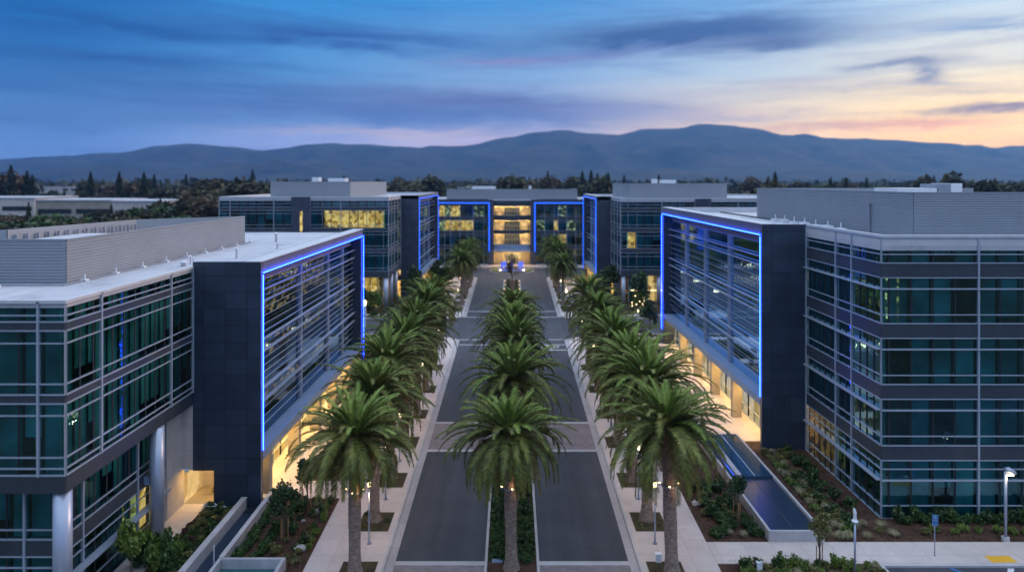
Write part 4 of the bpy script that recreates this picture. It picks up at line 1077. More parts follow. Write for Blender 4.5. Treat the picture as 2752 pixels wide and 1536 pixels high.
# left front bed: two clipped rows, bright mounds, boulders
for i in range(13):
    y = 42.7+i*0.66
    shrub('round', -17.35+ru(-.08,.08), y, ru(.8,.98), 'clipped green shrub in the row hard against the left concrete wall', 'left bed hedge rows')
    if i < 11: shrub('round', -16.25+0.03*i+ru(-.08,.08), y+0.2, ru(.75,.95), 'clipped green shrub in the second row of the left front bed', 'left bed hedge rows')
for (x, y, sc, kd) in ((-13.25,44.4,.55,'lime'),(-13.3,45.3,.5,'lime'),(-13.2,46.2,.62,'lime'),(-13.75,45.7,.45,'lime'),(-13.3,48.3,.6,'lime'),(-13.5,49.0,.6,'lime'),(-13.6,49.9,.5,'lime'),
                       (-14.4,43.3,.5,'tuft'),(-13.6,42.7,.8,'tuft'),(-14.9,46.4,.6,'loose'),(-14.2,49.8,.7,'loose'),(-15.2,49.4,.7,'loose'),(-14.0,47.0,.4,'olive'),(-14.6,50.9,.6,'round'),(-13.5,50.9,.6,'round'),(-15.6,50.9,.6,'round'),(-14.0,44.6,.4,'olive')):
    shrub(kd, x, y, sc*1.25, {'lime':'low bright yellow green mound at the walkway edge of the left front bed','tuft':'olive grass tuft near the front of the left bed','loose':'open leafy shrub in the middle of the left bed','olive':'small olive mound in the left bed mulch','round':'dark round shrub at the far end of the left bed'}[kd], 'left bed mounds')
def boulder(x, y, s, label):
    rnd = random.Random(int(x*100+y*7)); mb = MB(); seg, rg = 9, 5
    for j in range(rg+1):
        for k in range(seg):
            a = 2*math.pi*k/seg; e = math.pi*(j/rg)-math.pi/2; d = Vector((math.cos(e)*math.cos(a), math.cos(e)*math.sin(a), math.sin(e)))
            q = d*(s*(1+0.35*noise.noise(d*1.7+Vector((x,y,0)))))
            mb.v.append((q.x*1.3+x, q.y+y, q.z*0.7+0.1+s*0.35))
    for j in range(rg):
        for k in range(seg): a = j*seg+k; b = j*seg+(k+1)%seg; mb.f.append((a,b,b+seg,a+seg)); mb.m.append(0)
    return tag(mb.build('boulder', M['stone']), label, 'boulder')
boulder(-13.75, 44.3, .34, 'pale boulder near the front of the left bed by the lime mounds')
boulder(-13.9, 49.4, .30, 'pale boulder towards the far end of the left bed')
boulder(13.75, 50.6, .33, 'grey boulder at the walkway edge far back in the right bed')
boulder(14.1, 46.2, .26, 'small grey boulder near the front of the right bed')
for (x, y) in ((-15.2,47.6),(-14.7,48.1)): boulder(x, y, .13, 'small stone lying in the mulch of the left bed, %s' % ('nearer' if y < 48 else 'farther'))
# right front bed between walkway and long pool
for i in range(52):
    x = ru(13.8,16.7); y = ru(45.8,53.5)
    shrub(random.choice(('round','loose','round','olive')), x, y, ru(.7,1.05), 'green shrub in the bed between the right walkway and the long pool', 'right bed shrubs')
for (x,y) in ((15.6,46.0),(14.7,46.3)): shrub('tan', x, y, .7, 'grey green grass tuft at the front of the right bed', 'right bed shrubs')
# bed between pool and glass corner: rows of tufts
for i in range(19):
    y = 46.6+i*0.78; shrub(random.choice(('olive','round','loose')), 22.4+ru(-.2,1.6), y if y < 60 else y-13, ru(.7,.95), 'dark low shrub filling the bed below the right glass wing', 'tuft rows by the right glass wing')
    shrub(random.choice(('lime','olive','tan','tuft')), 21.9+0.02*i+ru(-.15,.15)+max(0,48.5-y)*0.5, y, ru(.75,1.05), 'pale green tuft in the row beside the long pool rim', 'tuft rows by the right glass wing')
    if y < 60: shrub(random.choice(('tan','olive','tuft')), 22.9+ru(-.2,.2)+max(0,49.5-y)*0.7, y, ru(.75,1.0), 'dull tuft in the middle of the bed below the right glass wing', 'tuft rows by the right glass wing')
    if y < 60 and y > 48.6: shrub(random.choice(('loose','red','round')), 24.4+ru(-.3,.3), y, ru(.8,1.1), 'dark shrub close to the side windows of the right glass wing', 'tuft rows by the right glass wing')
for i in range(11): shrub('tan', 22.8+ru(-.9,3.2), 46.2+ru(-.6,1.3), ru(.7,1.0), 'straw coloured grass tuft at the corner of the right glass wing', 'straw tufts', cat='grass tuft')
for i in range(17):
    x = 27.0+i*0.62; shrub(random.choice(('round','loose','round')), x, 47.85+ru(-.1,.1), ru(.85,1.05), 'dark hedge shrub under the glass front of the right office block', 'hedge under the right front', sz=ru(.95,1.2))
for i in range(10):
    x = 28.0+i*1.0+ru(-.2,.2); shrub(random.choice(('lime','olive')), x, 46.5+ru(-.25,.25), ru(.65,.9), 'low yellow green mound in red mulch below the right hedge', 'mounds below the right hedge')
# hedge strip bottom right
for i in range(34):
    x = 14.2+ (i%17)*0.52+ru(-.1,.1); y = 42.25-(i//17)*0.7+ru(-.15,.15)
    shrub(random.choice(('limeloose','loose','tuft','olive','lime','tan')), x, y, ru(.55,.85), 'leafy shrub in the planting strip between the cross path and car park', 'front planting strip', cat='shrub')
# beds beside forecourts and beyond
for s in (-1, 1):
    for i in range(60):
        y = ru(56 if s < 0 else 64, 98); x = s*ru(13.4*1.02, 16.2)
        if any(a-0.4 < y < b+0.4 for (a, b) in (((64,66),(75,78),(85,87)) if s < 0 else ((69,71),(80,83),(90,92)))): continue
        shrub(random.choice(('round','loose','lime','round')), x, y, ru(.8,1.25), 'green shrub in the planting between the %s pavement and the louvred front' % ('left' if s < 0 else 'right'), 'shrubs beside the forecourts')
    for i in range(46):
        y = random.choice((ru(112.6,114.5), ru(119.9,121.2), ru(101,103.3), ru(124,127), ru(124,128))); x = s*ru(15, 34)
        shrub(random.choice(('round','loose','olive')), x, y, ru(.8,1.4), 'dark shrub along the side street on the %s' % ('left' if s < 0 else 'right'), 'shrubs along the side street')
    for y0 in PALM_Y:
        for k in range(4):
            shrub(random.choice(('tuft','olive','round')), s*(9.5*kx(y0)+random.choice((-.75,.75))+ru(-.1,.1)), y0-0.2+ru(-1.1,1.1), ru(.3,.45), 'small plant at the foot of a palm on the %s pavement' % ('left' if s < 0 else 'right'), 'plants round the palm feet', 0.13)
    for y0 in (128, 134.5, 141, 147.5, 154, 160.5, 167):
        for k in range(5):
            shrub(random.choice(('lime','round','olive')), s*ru(8.6,10.4)*kx(y0)*0.9+s*0.6, y0+ru(-2,2), ru(.5,.8), 'green plant in the far kerbside planters on the %s' % ('left' if s < 0 else 'right'), 'far kerbside plants', 0.13)
# left low bed beside the path
for i in range(40):
    y = ru(43, 50); x = ru(-22.3,-20.1)
    shrub(random.choice(('loose','olive','red','tuft')), x, y, ru(.45,.75), 'dark brownish shrub in the sunken bed by the left columns', 'sunken bed shrubs')
for i in range(12): shrub('limeloose' if i % 2 else 'loose', -22.5+ru(-.9,1.3), 42.6+ru(-1.2,1.6), ru(.9,1.35), 'bright broad leaved shrub at the foot of the left round column', 'bright shrubs by the column', sz=ru(1.2,1.9))
for i in range(5): shrub('tan', -22.2+ru(-.5,.3)-0.3, 52.6+ru(-.4,.4), ru(.6,.9), 'lamplit grass tuft inside the left side doorway', 'doorway tufts', 0.1, cat='grass tuft')

def tree(x, y, H, cr, label, seed, leafmat='tree_leaf', trunk_r=0.06, stakes=0, n=1500, leaf=0.16, sq=1.15, group=None, name='young_tree', cat='tree', base=0.1, trunk_h=None, lights=0):
    rnd = random.Random(seed); root = empty(name, (x, y, base)); tag(root, label, cat, group)
    th = trunk_h if trunk_h is not None else H*0.42
    t = MB(); t.tube([(0,0,0),(0.03,0.02,th*0.6),(0,0.05,th+cr*0.7)], [trunk_r*1.3, trunk_r, trunk_r*0.5], 7)
    cs = []
    for k in range(9):
        a = rnd.random()*6.283; e = rnd.uniform(-.5,1.2); rr = cr*rnd.uniform(.35,.72)
        c = Vector((math.cos(a)*math.cos(e)*rr, math.sin(a)*math.cos(e)*rr, th+(H-th)*0.5+math.sin(e)*rr*sq*1.2)); cs.append(c)
        t.tube([(0,0.03,th*0.8), tuple(c)], [trunk_r*0.45, trunk_r*0.15], 5)
    t.build('trunk', M['bark'], root, local=True)
    cb = MB()
    for c in cs: blob(cb, c, cr*rnd.uniform(.38,.6), n//9, leaf, rnd, sq, 0.3)
    cb.build('crown', M[leafmat], root, local=True)
    for k in range(stakes):
        a = k*6.283/max(1,stakes)+0.5; s = MB(); dx, dy = 0.28*math.cos(a), 0.28*math.sin(a)
        s.tube([(dx,dy,-.1),(dx,dy,th*1.02)], 0.035, 6); s.build('stake', M['timber'], root, local=True)
    for k in range(lights):
        a = rnd.random()*6.28; e = rnd.uniform(-.9,1); rr = cr*rnd.uniform(.8,1.0)
        s = MB(); c = (math.cos(a)*math.cos(e)*rr, math.sin(a)*math.cos(e)*rr, th+(H-th)*.45+math.sin(e)*rr)
        s.tube([(c[0],c[1],c[2]-.07),(c[0],c[1],c[2]+.07)], 0.08, 6); s.build('glow_spot', M['marker_glow'], root, local=True)  # glow spots added in the crown, standing in for lobby light on leaves
    return root
for i in range(34):
    y = ru(43.2, 50.8); x = ru(-15.9,-13.5)
    if min(math.hypot(x+15.25, y-45.6), math.hypot(x+14.9, y-49.6)) < .35: continue
    shrub(random.choice(('olive','round','loose','tuft')), x, y, ru(.42,.75), 'small plant scattered through the mulch of the left front bed', 'left bed mounds')
tree(-15.25, 45.6, 3.5, 1.05, 'young tree on three stakes nearest the front of the left bed', 5, stakes=3, n=1900, leaf=0.15)
tree(-14.9, 49.6, 4.0, 1.0, 'young tree on stakes at the far end of the left bed, partly under the palm', 6, stakes=2, n=1200, leaf=0.15)
tree(16.0, 48.4, 3.0, 0.9, 'small staked tree beside the rim of the long pool', 7, stakes=3, n=900, leaf=0.14)
tree(19.1, 43.2-0.8, 3.3, 0.75, 'thin young tree with two stakes by the white lamp at the cross path', 8, leafmat='olive_leaf', stakes=2, n=700, leaf=0.13)
tree(-23.2, 41.6, 3.0, 1.0, 'broad leaved young tree leaning over the column foot at bottom left', 9, leafmat='lime_leaf', n=900, leaf=0.22)
tree(1.0*0, 163.5, 5.9, 1.6, 'reddish thin tree standing in the median in front of the fountain', 10, leafmat='red_leaf', trunk_r=0.08, n=620, leaf=0.24, sq=1.6, name='garden_tree', trunk_h=1.0)
tree(23.5, 125.5, 7.5, 1.9, 'slender green tree before the lit porch of the middle right block', 12, trunk_r=0.09, n=1800, leaf=0.3, sq=1.6, name='garden_tree', trunk_h=1.6)
tree(23.3, 123.9+2.6, 3.6, 1.7, 'low tree with added glow spots for the lobby light beside the middle right porch', 13, leafmat='lime_leaf', trunk_r=0.09, n=700, leaf=0.3, name='garden_tree', trunk_h=0.8, lights=16)
tree(19.3, 137, 8.5, 2.6, 'dark bushy tree against the end wall of the middle right block', 14, trunk_r=0.14, n=2200, leaf=0.38, sq=1.1, name='garden_tree', trunk_h=1.2)
tree(-19.5, 133.5, 7.5, 2.5, 'dark bushy tree against the end wall of the middle left block', 15, trunk_r=0.14, n=2200, leaf=0.38, sq=1.1, name='garden_tree', trunk_h=1.2)
tree(-27.5, 124.8, 5.5, 2.1, 'small garden tree outside the lit lobby of the middle left block', 16, trunk_r=0.1, n=1300, leaf=0.3, name='garden_tree', trunk_h=1.0)
tree(-25.0, 124.0, 3.6, 1.5, 'low leafy tree beside the columns of the middle left block', 17, leafmat='lime_leaf', trunk_r=0.1, n=900, leaf=0.28, name='garden_tree', trunk_h=0.8)
tree(20.8, 103, 6.5, 1.7, 'narrow tree beside the far end of the near right louvred wall', 18, trunk_r=0.1, n=1500, leaf=0.26, sq=1.4, name='garden_tree', trunk_h=1.2)
tree(16.0, 112.0+1.5, 5.0, 1.4, 'small tree on the strip dividing the right side street', 19, leafmat='red_leaf', trunk_r=0.09, n=900, leaf=0.25, name='garden_tree', trunk_h=1.4)
tree(-15.5, 152, 5.0, 3.0, 'rounded lawn tree beyond the left pavement palms', 20, leafmat='hedge', trunk_r=0.14, n=1800, leaf=0.38, name='garden_tree', trunk_h=1.0, sq=0.8)
tree(-18.2, 161, 6.0, 2.0, 'dark tree in front of the lit foot of the middle left louvred wall', 21, trunk_r=0.12, n=1500, leaf=0.34, name='garden_tree', trunk_h=1.0)
tree(-7.6, 192.6, 3.2, 1.0, 'small uplit tree left of the far entrance', 22, leafmat='olive_leaf', n=260, leaf=0.3, name='garden_tree')
tree(7.7, 192.6, 3.2, 1.0, 'small uplit tree right of the far entrance', 23, leafmat='olive_leaf', n=260, leaf=0.3, name='garden_tree')

# ---------------------------------------------------------------- lawn scatter: ground cover as stuff
def cover(name, areas, mat, n, size, seed, zb=0.12):
    rnd = random.Random(seed); mb = MB(); tot = sum((a[1]-a[0])*(a[3]-a[2]) for a in areas)
    for a in areas:
        for i in range(int(n*(a[1]-a[0])*(a[3]-a[2])/tot)):
            c = Vector((rnd.uniform(a[0],a[1]), rnd.uniform(a[2],a[3]), zb+rnd.random()*size*0.6)); leaf_quad(mb, c, size*rnd.uniform(.6,1.4), rnd)
    return tag(mb.build(name, mat), 'ground cover', None, None, 'stuff')
o = cover('ground_cover', [(-1.5,1.5,43,61),(-22.3,-20,42,50.1)], M['hedge'], 9000, 0.14, 2, 0.11); o['label'] = 'creeping dark green ground cover in the median and the sunken bed'
o = cover('leaf_litter', [(13.2,17.0,45.5,62.5),(21,26,45.5,61),(26.3,37,45.5,48.4),(-17.7,-13,40,51.4),(13.6,22.7,40,43.2)], M['red_leaf'], 7000, 0.07, 3, 0.10); o['label'] = 'scattered bark chips and fallen leaves over the mulch beds'

ALLS = MB(); MATS = []
for k, (nm, mb) in enumerate(SMALL.items()):
    MATS.append(M[nm]); b = len(ALLS.v); ALLS.v += mb.v; ALLS.f += [tuple(b+i for i in f) for f in mb.f]; ALLS.m += [k]*len(mb.f)
o = tag(ALLS.build('shrubbery', MATS), 'small and distant green plants filling the kerbside, side street and far beds', None, None, 'stuff')
# ---------------------------------------------------------------- pools and walls
def trough(name, x0, x1, y0, y1, zr, t, label, cat, zbase=-0.2):
    root = empty(name, ((x0+x1)/2, y0, 0)); tag(root, label, cat)
    part('rim_wall', M['concrete'], root, (x0, x1, y0, y0+t, zbase, zr), (x0, x0+t, y0+t, y1, zbase, zr), (x1-t, x1, y0+t, y1, zbase, zr), (x0+t, x1-t, y1-t, y1, zbase, zr))
    return root
p = trough('reflecting_pool', 17.05, 20.75, 45.3, 62.9, 0.84, 0.17, 'long raised concrete pool with still upper water and dark ribbed weir below', 'pool')
part('water', M['water_weir'], p, (17.22, 20.58, 45.47, 53.9, 0.0, 0.62))
part('water', M['water_still'], p, (18.15, 20.58, 53.9, 62.73, 0.0, 0.76), (17.22, 17.75, 53.9, 62.73, 0.0, 0.7))
part('divider', M['white_metal'], p, (19.2, 19.235, 54.0, 62.7, 0.7, 0.775)); part('divider', M['inside_dark'], p, (18.95, 19.0, 45.5, 53.9, 0.6, 0.632))
part('side_channel_wall', M['concrete'], p, (17.75, 18.13, 53.9, 62.7, 0.0, 0.9))
part('light_line', M['water_glow'], p, (17.6, 17.66, 54.2, 62.4, 0.7, 0.73))
p = trough('reflecting_pool', -18.05, -13.95, 38.0, 42.1, 0.86, 0.2, 'square concrete basin with teal water at the foot of the left bed', 'pool')
part('water', M['water_teal'], p, (-17.85, -14.15, 38.2, 41.9, -0.1, 0.25))
w = tag(empty('retaining_wall', (-17.95, 46, 0)), 'low concrete wall holding the left bed beside the dark channel', 'wall')
part('wall', M['concrete'], w, (-18.05, -17.8, 42.1, 51.4, -0.2, 0.84)); part('coping', M['kerb'], w, (-18.08, -17.77, 42.12, 51.4, 0.84, 0.9))
w = tag(empty('garden_wall', (-19.6, 45, 0)), 'free standing concrete wall on the outer side of the dark channel', 'wall')
part('wall', M['concrete'], w, (-19.78, -19.42, 40.5, 50.0, -0.2, 0.86)); part('coping', M['kerb'], w, (-19.81, -19.39, 40.45, 50.03, 0.86, 0.93))
w = tag(empty('water_channel', (-18.7, 45, 0)), 'narrow dark water channel running between two concrete walls at left', 'water channel')
part('water', M['water_weir'], w, (-19.42, -18.05, 36, 50.2, -0.1, 0.12)); part('grille', M['gasket'], w, (-19.40, -18.07, 49.3, 50.1, 0.121, 0.16))
# fountain circle
f = tag(empty('fountain', (0, 184, 0)), 'round fountain island with blue lit water before the far entrance', 'fountain')
def disc(name, mat, r, z0, z1, seg=48, cy=184):
    mb = MB(); mb.prism([(r*math.cos(2*math.pi*i/seg), cy+r*math.sin(2*math.pi*i/seg)) for i in range(seg)], z0, z1); return mb.build(name, mat, f)
disc('kerb_ring', M['kerb'], 5.95, -0.02, 0.16); disc('planting_ring', M['hedge'], 5.55, 0.0, 0.42); disc('basin', M['concrete'], 3.6, 0, 0.75); disc('water', M['water_still'], 3.35, 0.7, 0.8)
mb = MB()
for i in range(40):
    a0, a1 = 2*math.pi*i/40, 2*math.pi*(i+0.8)/40; mb.face([(3.66*math.cos(a0),184+3.66*math.sin(a0),.5),(3.66*math.cos(a1),184+3.66*math.sin(a1),.5),(3.66*math.cos(a1),184+3.66*math.sin(a1),.68),(3.66*math.cos(a0),184+3.66*math.sin(a0),.68)])
mb.build('light_ring', M['water_glow'], f)
rj = random.Random(4)
for k, (x, y) in enumerate(((-2.6, 183), (-1.9, 184.2), (2.0, 184.2), (2.7, 183.2), (0, 185))):
    j = MB()
    for i in range(26):
        a = rj.random()*6.28; r = rj.random()*0.75; h = rj.uniform(.6,1.9); j.tube([(x,y,.8),(x+r*.6*math.cos(a),y+r*.6*math.sin(a),.8+h),(x+r*math.cos(a),y+r*math.sin(a),.8+h*.55)], [.05,.035,.012], 4)
    j.build('water_jet', M['water_glow'], f)
for s in (-1, 1):
    mb = MB(); mb.tube([(s*3.1, 181.4, .42), (s*3.1, 181.4, .62)], 0.16, 8); mb.build('flood_lamp', M['lamp_glow'], f)

# ---------------------------------------------------------------- lamps, signs, benches
lp = empty('street_lamp', (0,0,0)); tag(lp, 'x', 'street lamp', 'slim pavement lamps')
mb = MB(); mb.tube([(0,0,0),(0,0,0.06)], 0.17, 14); mb.build('base_plate', M['grey_metal'], lp)
mb = MB(); mb.tube([(0,0,0.06),(0,0,3.75)], 0.052, 12); mb.build('pole', M['column'], lp, True)
mb = MB(); mb.tube([(0,0,4.12),(0,0,4.2)], 0.19, 14); mb.tube([(0,0,4.2),(0,0,4.24)], 0.15, 14); hd = mb.build('head', M['column'], lp)
mb = MB(); mb.tube([(0,0,3.75),(0,0,4.1)], 0.11, 12); mb.build('lamp_glass', M['lamp_glow'], hd)
LAMP_Y = [45.1, 51.4, 58.4, 66.5, 74.6, 83.2, 92.5, 98.5]
LAMPS = []
for s, nm in ((-1,'left'),(1,'right')):
    for i, y in enumerate(LAMP_Y):
        lab = 'slim pavement lamp, %s from the front among the %s row palms' % (ORD[i], nm)
        x = s*9.42*kx(y); 
        if s == -1 and i == 0: lp.location = (x, y, 0.13); lp['label'] = lab; o = lp
        else: o = dup(lp, (x, y, 0.13), 0, 1.0, lab)
        LAMPS.append((x, y, 3.9))
    for i, y in enumerate((124.6, 137.8, 150.8, 163.8)):
        lab = 'slim pavement lamp, %s past the side street on the %s' % (ORD[i], nm); o = dup(lp, (s*9.9, y, 0.13), 0, 1.0, lab); LAMPS.append((s*9.9, y, 3.9))
# white hooded post lamp, bottom right
l = tag(empty('post_lamp', (20.75, 41.3, 0)), 'white hooded post lamp rising from the planting strip at bottom right', 'street lamp')
mb = MB(); mb.tube([(20.75,41.3,0),(20.75,41.3,3.5)], 0.06, 12); mb.build('pole', M['column'], l, True)
mb = MB(); mb.tube([(20.75,41.3,3.45),(20.75,41.3,3.5),(20.75,41.3,3.62),(20.75,41.3,4.0)], [0.19,0.2,0.1,0.09], 14); mb.tube([(20.75,41.3,4.0),(20.70,41.3,4.25)], [0.11,0.05], 12); mb.build('head', M['white_metal'], l)
# car park lamp
l = tag(empty('car_park_lamp', (32.9, 45.5, 0)), 'tall grey car park lamp with a flat angled head, lit', 'street lamp')
mb = MB(); mb.tube([(32.9,45.5,-0.1),(32.9,45.5,0.35)], 0.24, 16); mb.build('footing', M['kerb'], l)
mb = MB(); mb.tube([(32.9,45.5,0.35),(32.9,45.5,4.72)], 0.095, 14); mb.build('pole', M['column'], l, True)
mb = MB(); mb.tube([(32.86,45.5,4.80),(33.05,45.45,4.84),(33.35,45.3,4.70),(33.46,45.26,4.66)], [0.16,0.2,0.14,0.04], 12); hd = mb.build('head', M['column'], l, True)
mb = MB(); mb.box(32.86,33.22,45.16,45.32,4.56,4.59); mb.build('lamp_glass', M['lamp_glow'], hd)
# parking sign
sg = tag(empty('parking_sign', (27.0, 43.4, 0)), 'blue accessible parking sign on a grey post beside the path', 'sign')
mb = MB(); mb.tube([(27,43.6,0.12),(27,43.6,2.75)], 0.032, 10); mb.build('post', M['grey_metal'], sg, True)
brd = part('board', M['blue_paint'], sg, (26.81, 27.19, 43.54, 43.562, 2.05, 2.78))
mk = MB(); Y = 43.536
def rb_(a, b, c, d): mk.face([(a,Y,c),(b,Y,c),(b,Y,d),(a,Y,d)])
for (a,b,c,d) in ((26.82,27.18,2.765,2.775),(26.82,27.18,2.055,2.065),(26.82,26.83,2.065,2.765),(27.17,27.18,2.065,2.765)): rb_(a,b,c,d)
# wheelchair mark
def seg_(x0,z0,x1,z1,w=0.018):
    d = Vector((x1-x0, z1-z0)).normalized(); n = Vector((-d.y, d.x))*w; mk.face([(x0-n.x,Y,z0-n.y),(x1-n.x,Y,z1-n.y),(x1+n.x,Y,z1+n.y),(x0+n.x,Y,z0+n.y)])
mk.face([(26.98+0.025*math.cos(i*.785), Y, 2.725+0.025*math.sin(i*.785)) for i in range(8)])
seg_(26.98,2.69,26.99,2.60); seg_(26.985,2.60,27.05,2.60); seg_(27.05,2.60,27.075,2.54); seg_(26.98,2.65,27.035,2.65)
for i in range(10):
    a0 = 2.2+i*0.42; a1 = a0+0.42; seg_(26.985+.06*math.cos(a0), 2.575+.06*math.sin(a0), 26.985+.06*math.cos(a1), 2.575+.06*math.sin(a1), 0.009)
mk.build('pictogram', M['paint'], brd)
def text(body, x, z, size, parent, y=43.537):
    cu = bpy.data.curves.new('lettering', 'FONT'); cu.body = body; cu.size = size; cu.align_x = 'CENTER'; cu.align_y = 'CENTER'
    o = bpy.data.objects.new('tmp', cu); COL.objects.link(o); bpy.context.view_layer.update()
    me = bpy.data.meshes.new_from_object(o); COL.objects.unlink(o); bpy.data.objects.remove(o)
    me.materials.clear(); me.materials.append(M['paint'])
    off = Vector((0,0,0)); q = parent
    while q is not None: off += q.location; q = q.parent
    me.transform(Matrix.Translation(Vector((x, y, z))-off) @ Matrix.Rotation(R(90), 4, 'X'))
    t = bpy.data.objects.new('lettering', me); COL.objects.link(t); t.parent = parent
text('PARKING\nONLY', 27.0, 2.40, 0.075, brd); text('VAN\nACCESSIBLE', 27.0, 2.18, 0.062, brd)
# benches
def bench(x, y, w, label, mat='rail_timber'):
    b = tag(empty('bench', (x, y, 0)), label, 'bench')
    part('seat', M[mat], b, (x-w/2, x+w/2, y-0.3, y+0.3, 0.62, 0.72)); part('backrest', M[mat], b, (x-w/2, x+w/2, y+0.26, y+0.34, 0.75, 1.05))
    for s in (-1, 1): part('leg', M['white_metal'], b, tuple(sorted((x+s*w*0.42, x+s*w*0.42+s*0.12)))+(y-0.25, y+0.25, 0.1, 0.62))
bench(17.2, 160, 4.2, 'orange timber bench on the lawn in front of the middle right block'); bench(16.4, 166, 3.6, 'orange timber bench farther along by the middle right block')
def seatwall(x, y, w, label):
    b = tag(empty('seat_wall', (x, y, 0)), label, 'seat wall'); part('wall', M['concrete'], b, (x-w/2, x+w/2, y-0.3, y+0.3, 0, 0.5)); part('seat', M['kerb'], b, (x-w/2-.03, x+w/2+.03, y-0.34, y+0.34, 0.5, 0.58))
seatwall(16.3, 156.5, 3.6, 'pale concrete seat wall at the edge of the right far lawn'); seatwall(-15.0, 146, 3.0, 'pale concrete seat wall behind the left far palms'); seatwall(-15.6, 158, 2.6, 'pale concrete seat wall in front of the rounded lawn tree')
seatwall(15.0, 86.5, 2.6, 'pale concrete seat wall between shrubs outside the near right lobby'); seatwall(15.2, 74.5, 2.4, 'short concrete seat wall nearer the long pool')
# bollard lights along the side street and medians
def bollard(x, y, h, label, group):
    b = tag(empty('bollard_light', (x, y, 0)), label, 'bollard light', group)
    mb = MB(); mb.tube([(x,y,0),(x,y,h*0.8)], 0.09 if h > 1 else 0.05, 8); mb.build('post', M['white_metal'], b)
    mb = MB(); mb.tube([(x,y,h*0.8),(x,y,h)], 0.085 if h > 1 else 0.05, 8); mb.build('lamp_glass', M['lamp_glow' if h > 1 else 'marker_glow'], b)
bollard(-24.3, 113, 4.4, 'tall lit column light beside the left side street', None); bollard(-26.6, 124.2, 2.2, 'lit post outside the middle left columns', None)
bollard(21.8, 118, 2.0, 'lit post on the far side of the right side street', None)
for s, nm in ((-1,'left'),(1,'right')):
    for y in (128, 133, 138, 144, 150, 156, 162): bollard(s*1.45*kx(y), y, 0.55, 'small lit marker on the %s kerb of the far median' % nm, 'median marker lights')
    for y in (126, 132, 138, 144, 150, 156, 162, 168): bollard(s*11.9, y, 0.6, 'small lit marker along the far %s walkway' % nm, 'walkway marker lights')
# meter lids by the first median palm
for (x, w, lab) in ((-0.92, .34, 'larger pale blue meter box left of the first median palm'), (0.85, .16, 'smaller pale blue meter box right of the first median palm')):
    mb = MB(); mb.box(x-w, x+w, 42.85, 43.2, 0.10, 0.19); mb.box(x-w*.7, x+w*.7, 42.9, 43.15, 0.19, 0.205); tag(mb.build('meter_box', M['blue_lid'] if 'blue_lid' in M else M['ledge']), lab, 'meter box')
for (x, y, lab) in ((15.2, 41.95, 'pale utility box in the planting strip at bottom right'), (9.2, 42.9, 'small white junction box in the nearest right planter')):
    mb = MB(); mb.box(x-.16, x+.16, y-.1, y+.1, 0.1, 0.62); mb.box(x-.19, x+.19, y-.13, y+.13, 0.62, 0.68); tag(mb.build('utility_box', M['white_metal']), lab, 'utility box')
# bike rack by the left side doorway
rk = tag(empty('bike_rack', (-21.8, 49.6, 0)), 'bent white metal bike rack on the path by the left side doorway', 'bike rack')
mb = MB(); mb.tube([(-22.4,48.9,.1),(-22.2,49.3,.75),(-21.6,49.5,.72),(-21.2,49.4,.5),(-20.7,49.45,.5)], 0.04, 8); mb.build('rail', M['white_metal'], rk, True)
mb = MB(); mb.tube([(-22.2,49.3,.75),(-22.5,49.1,.1)], 0.04, 8); mb.tube([(-22.15,49.25,.6),(-21.3,49.3,.6)], 0.03, 8); mb.build('rail', M['white_metal'], rk, True)
ps = tag(empty('marker_post', (-18.9, 41.6, 0)), 'thin pale post standing in the dark channel at bottom left', 'post'); mb = MB(); mb.tube([(-18.6,42.6,0),(-18.6,42.6,1.35)], 0.035, 8); mb.build('pole', M['white_metal'], ps)

# ---------------------------------------------------------------- the town behind
def lowblock(x0, x1, y0, y1, z, label, wallmat, bands=True, roofz=0.5, lit=None):
    b = tag(empty('low_building', ((x0+x1)/2, y0, 0)), label, 'building')
    part('wall', wallmat, b, (x0, x1, y0, y1, -1, z)); part('roof', M['roof'], b, (x0-.4, x1+.4, y0-.4, y1+.4, z, z+roofz))
    if bands:
        n = max(1, int((x1-x0)/14)); st = (x1-x0)/n
        for i in range(n):
            for (c, d) in ((z-5.4, z-3.4), (z-10.0, z-7.6)):
                if c < 0.5: continue
                part('window', M['gasket'] if rj.random() > .12 else M['room_dim'], b, (x0+i*st+1.0, x0+(i+1)*st-1.0, y0-0.1, y0-0.02, c, d))
    return b
lowblock(-300, -210, 300, 330, 16.6, 'long pale two storey building at the far left edge', M['pale_wall'])
lowblock(-199, -167, 285, 312, 16.0, 'grey flat roofed low building left of the beige one', M['tan_wall'])
lowblock(-161, -142, 275, 300, 15.9, 'beige low building with a wide dark window, nearest the middle left block', M['pale_wall'])
lowblock(-190, -165, 235, 250, 7.5, 'brown roofed shed among the trees at left', M['tan_wall'])
lowblock(-190, -178, 170, 186, 12.0, 'small pale house at the left edge behind the ribbed roof screen', M['pale_wall'])
for i, (x, y, w, z) in enumerate(((-340,520,70,16),(-150,560,50,17),(-60,640,60,18),(60,700,80,18),(330,640,90,17),(480,560,60,18),(250,520,40,17),(620,700,90,19),(-480,680,100,18),(-260,760,80,18))):
    lowblock(x, x+w, y, y+30, z, 'distant pale low building among the trees, %s counting from the left' % ORD[[-480,-340,-260,-150,-60,60,250,330,480,620].index(x)], M['pale_wall'], False)

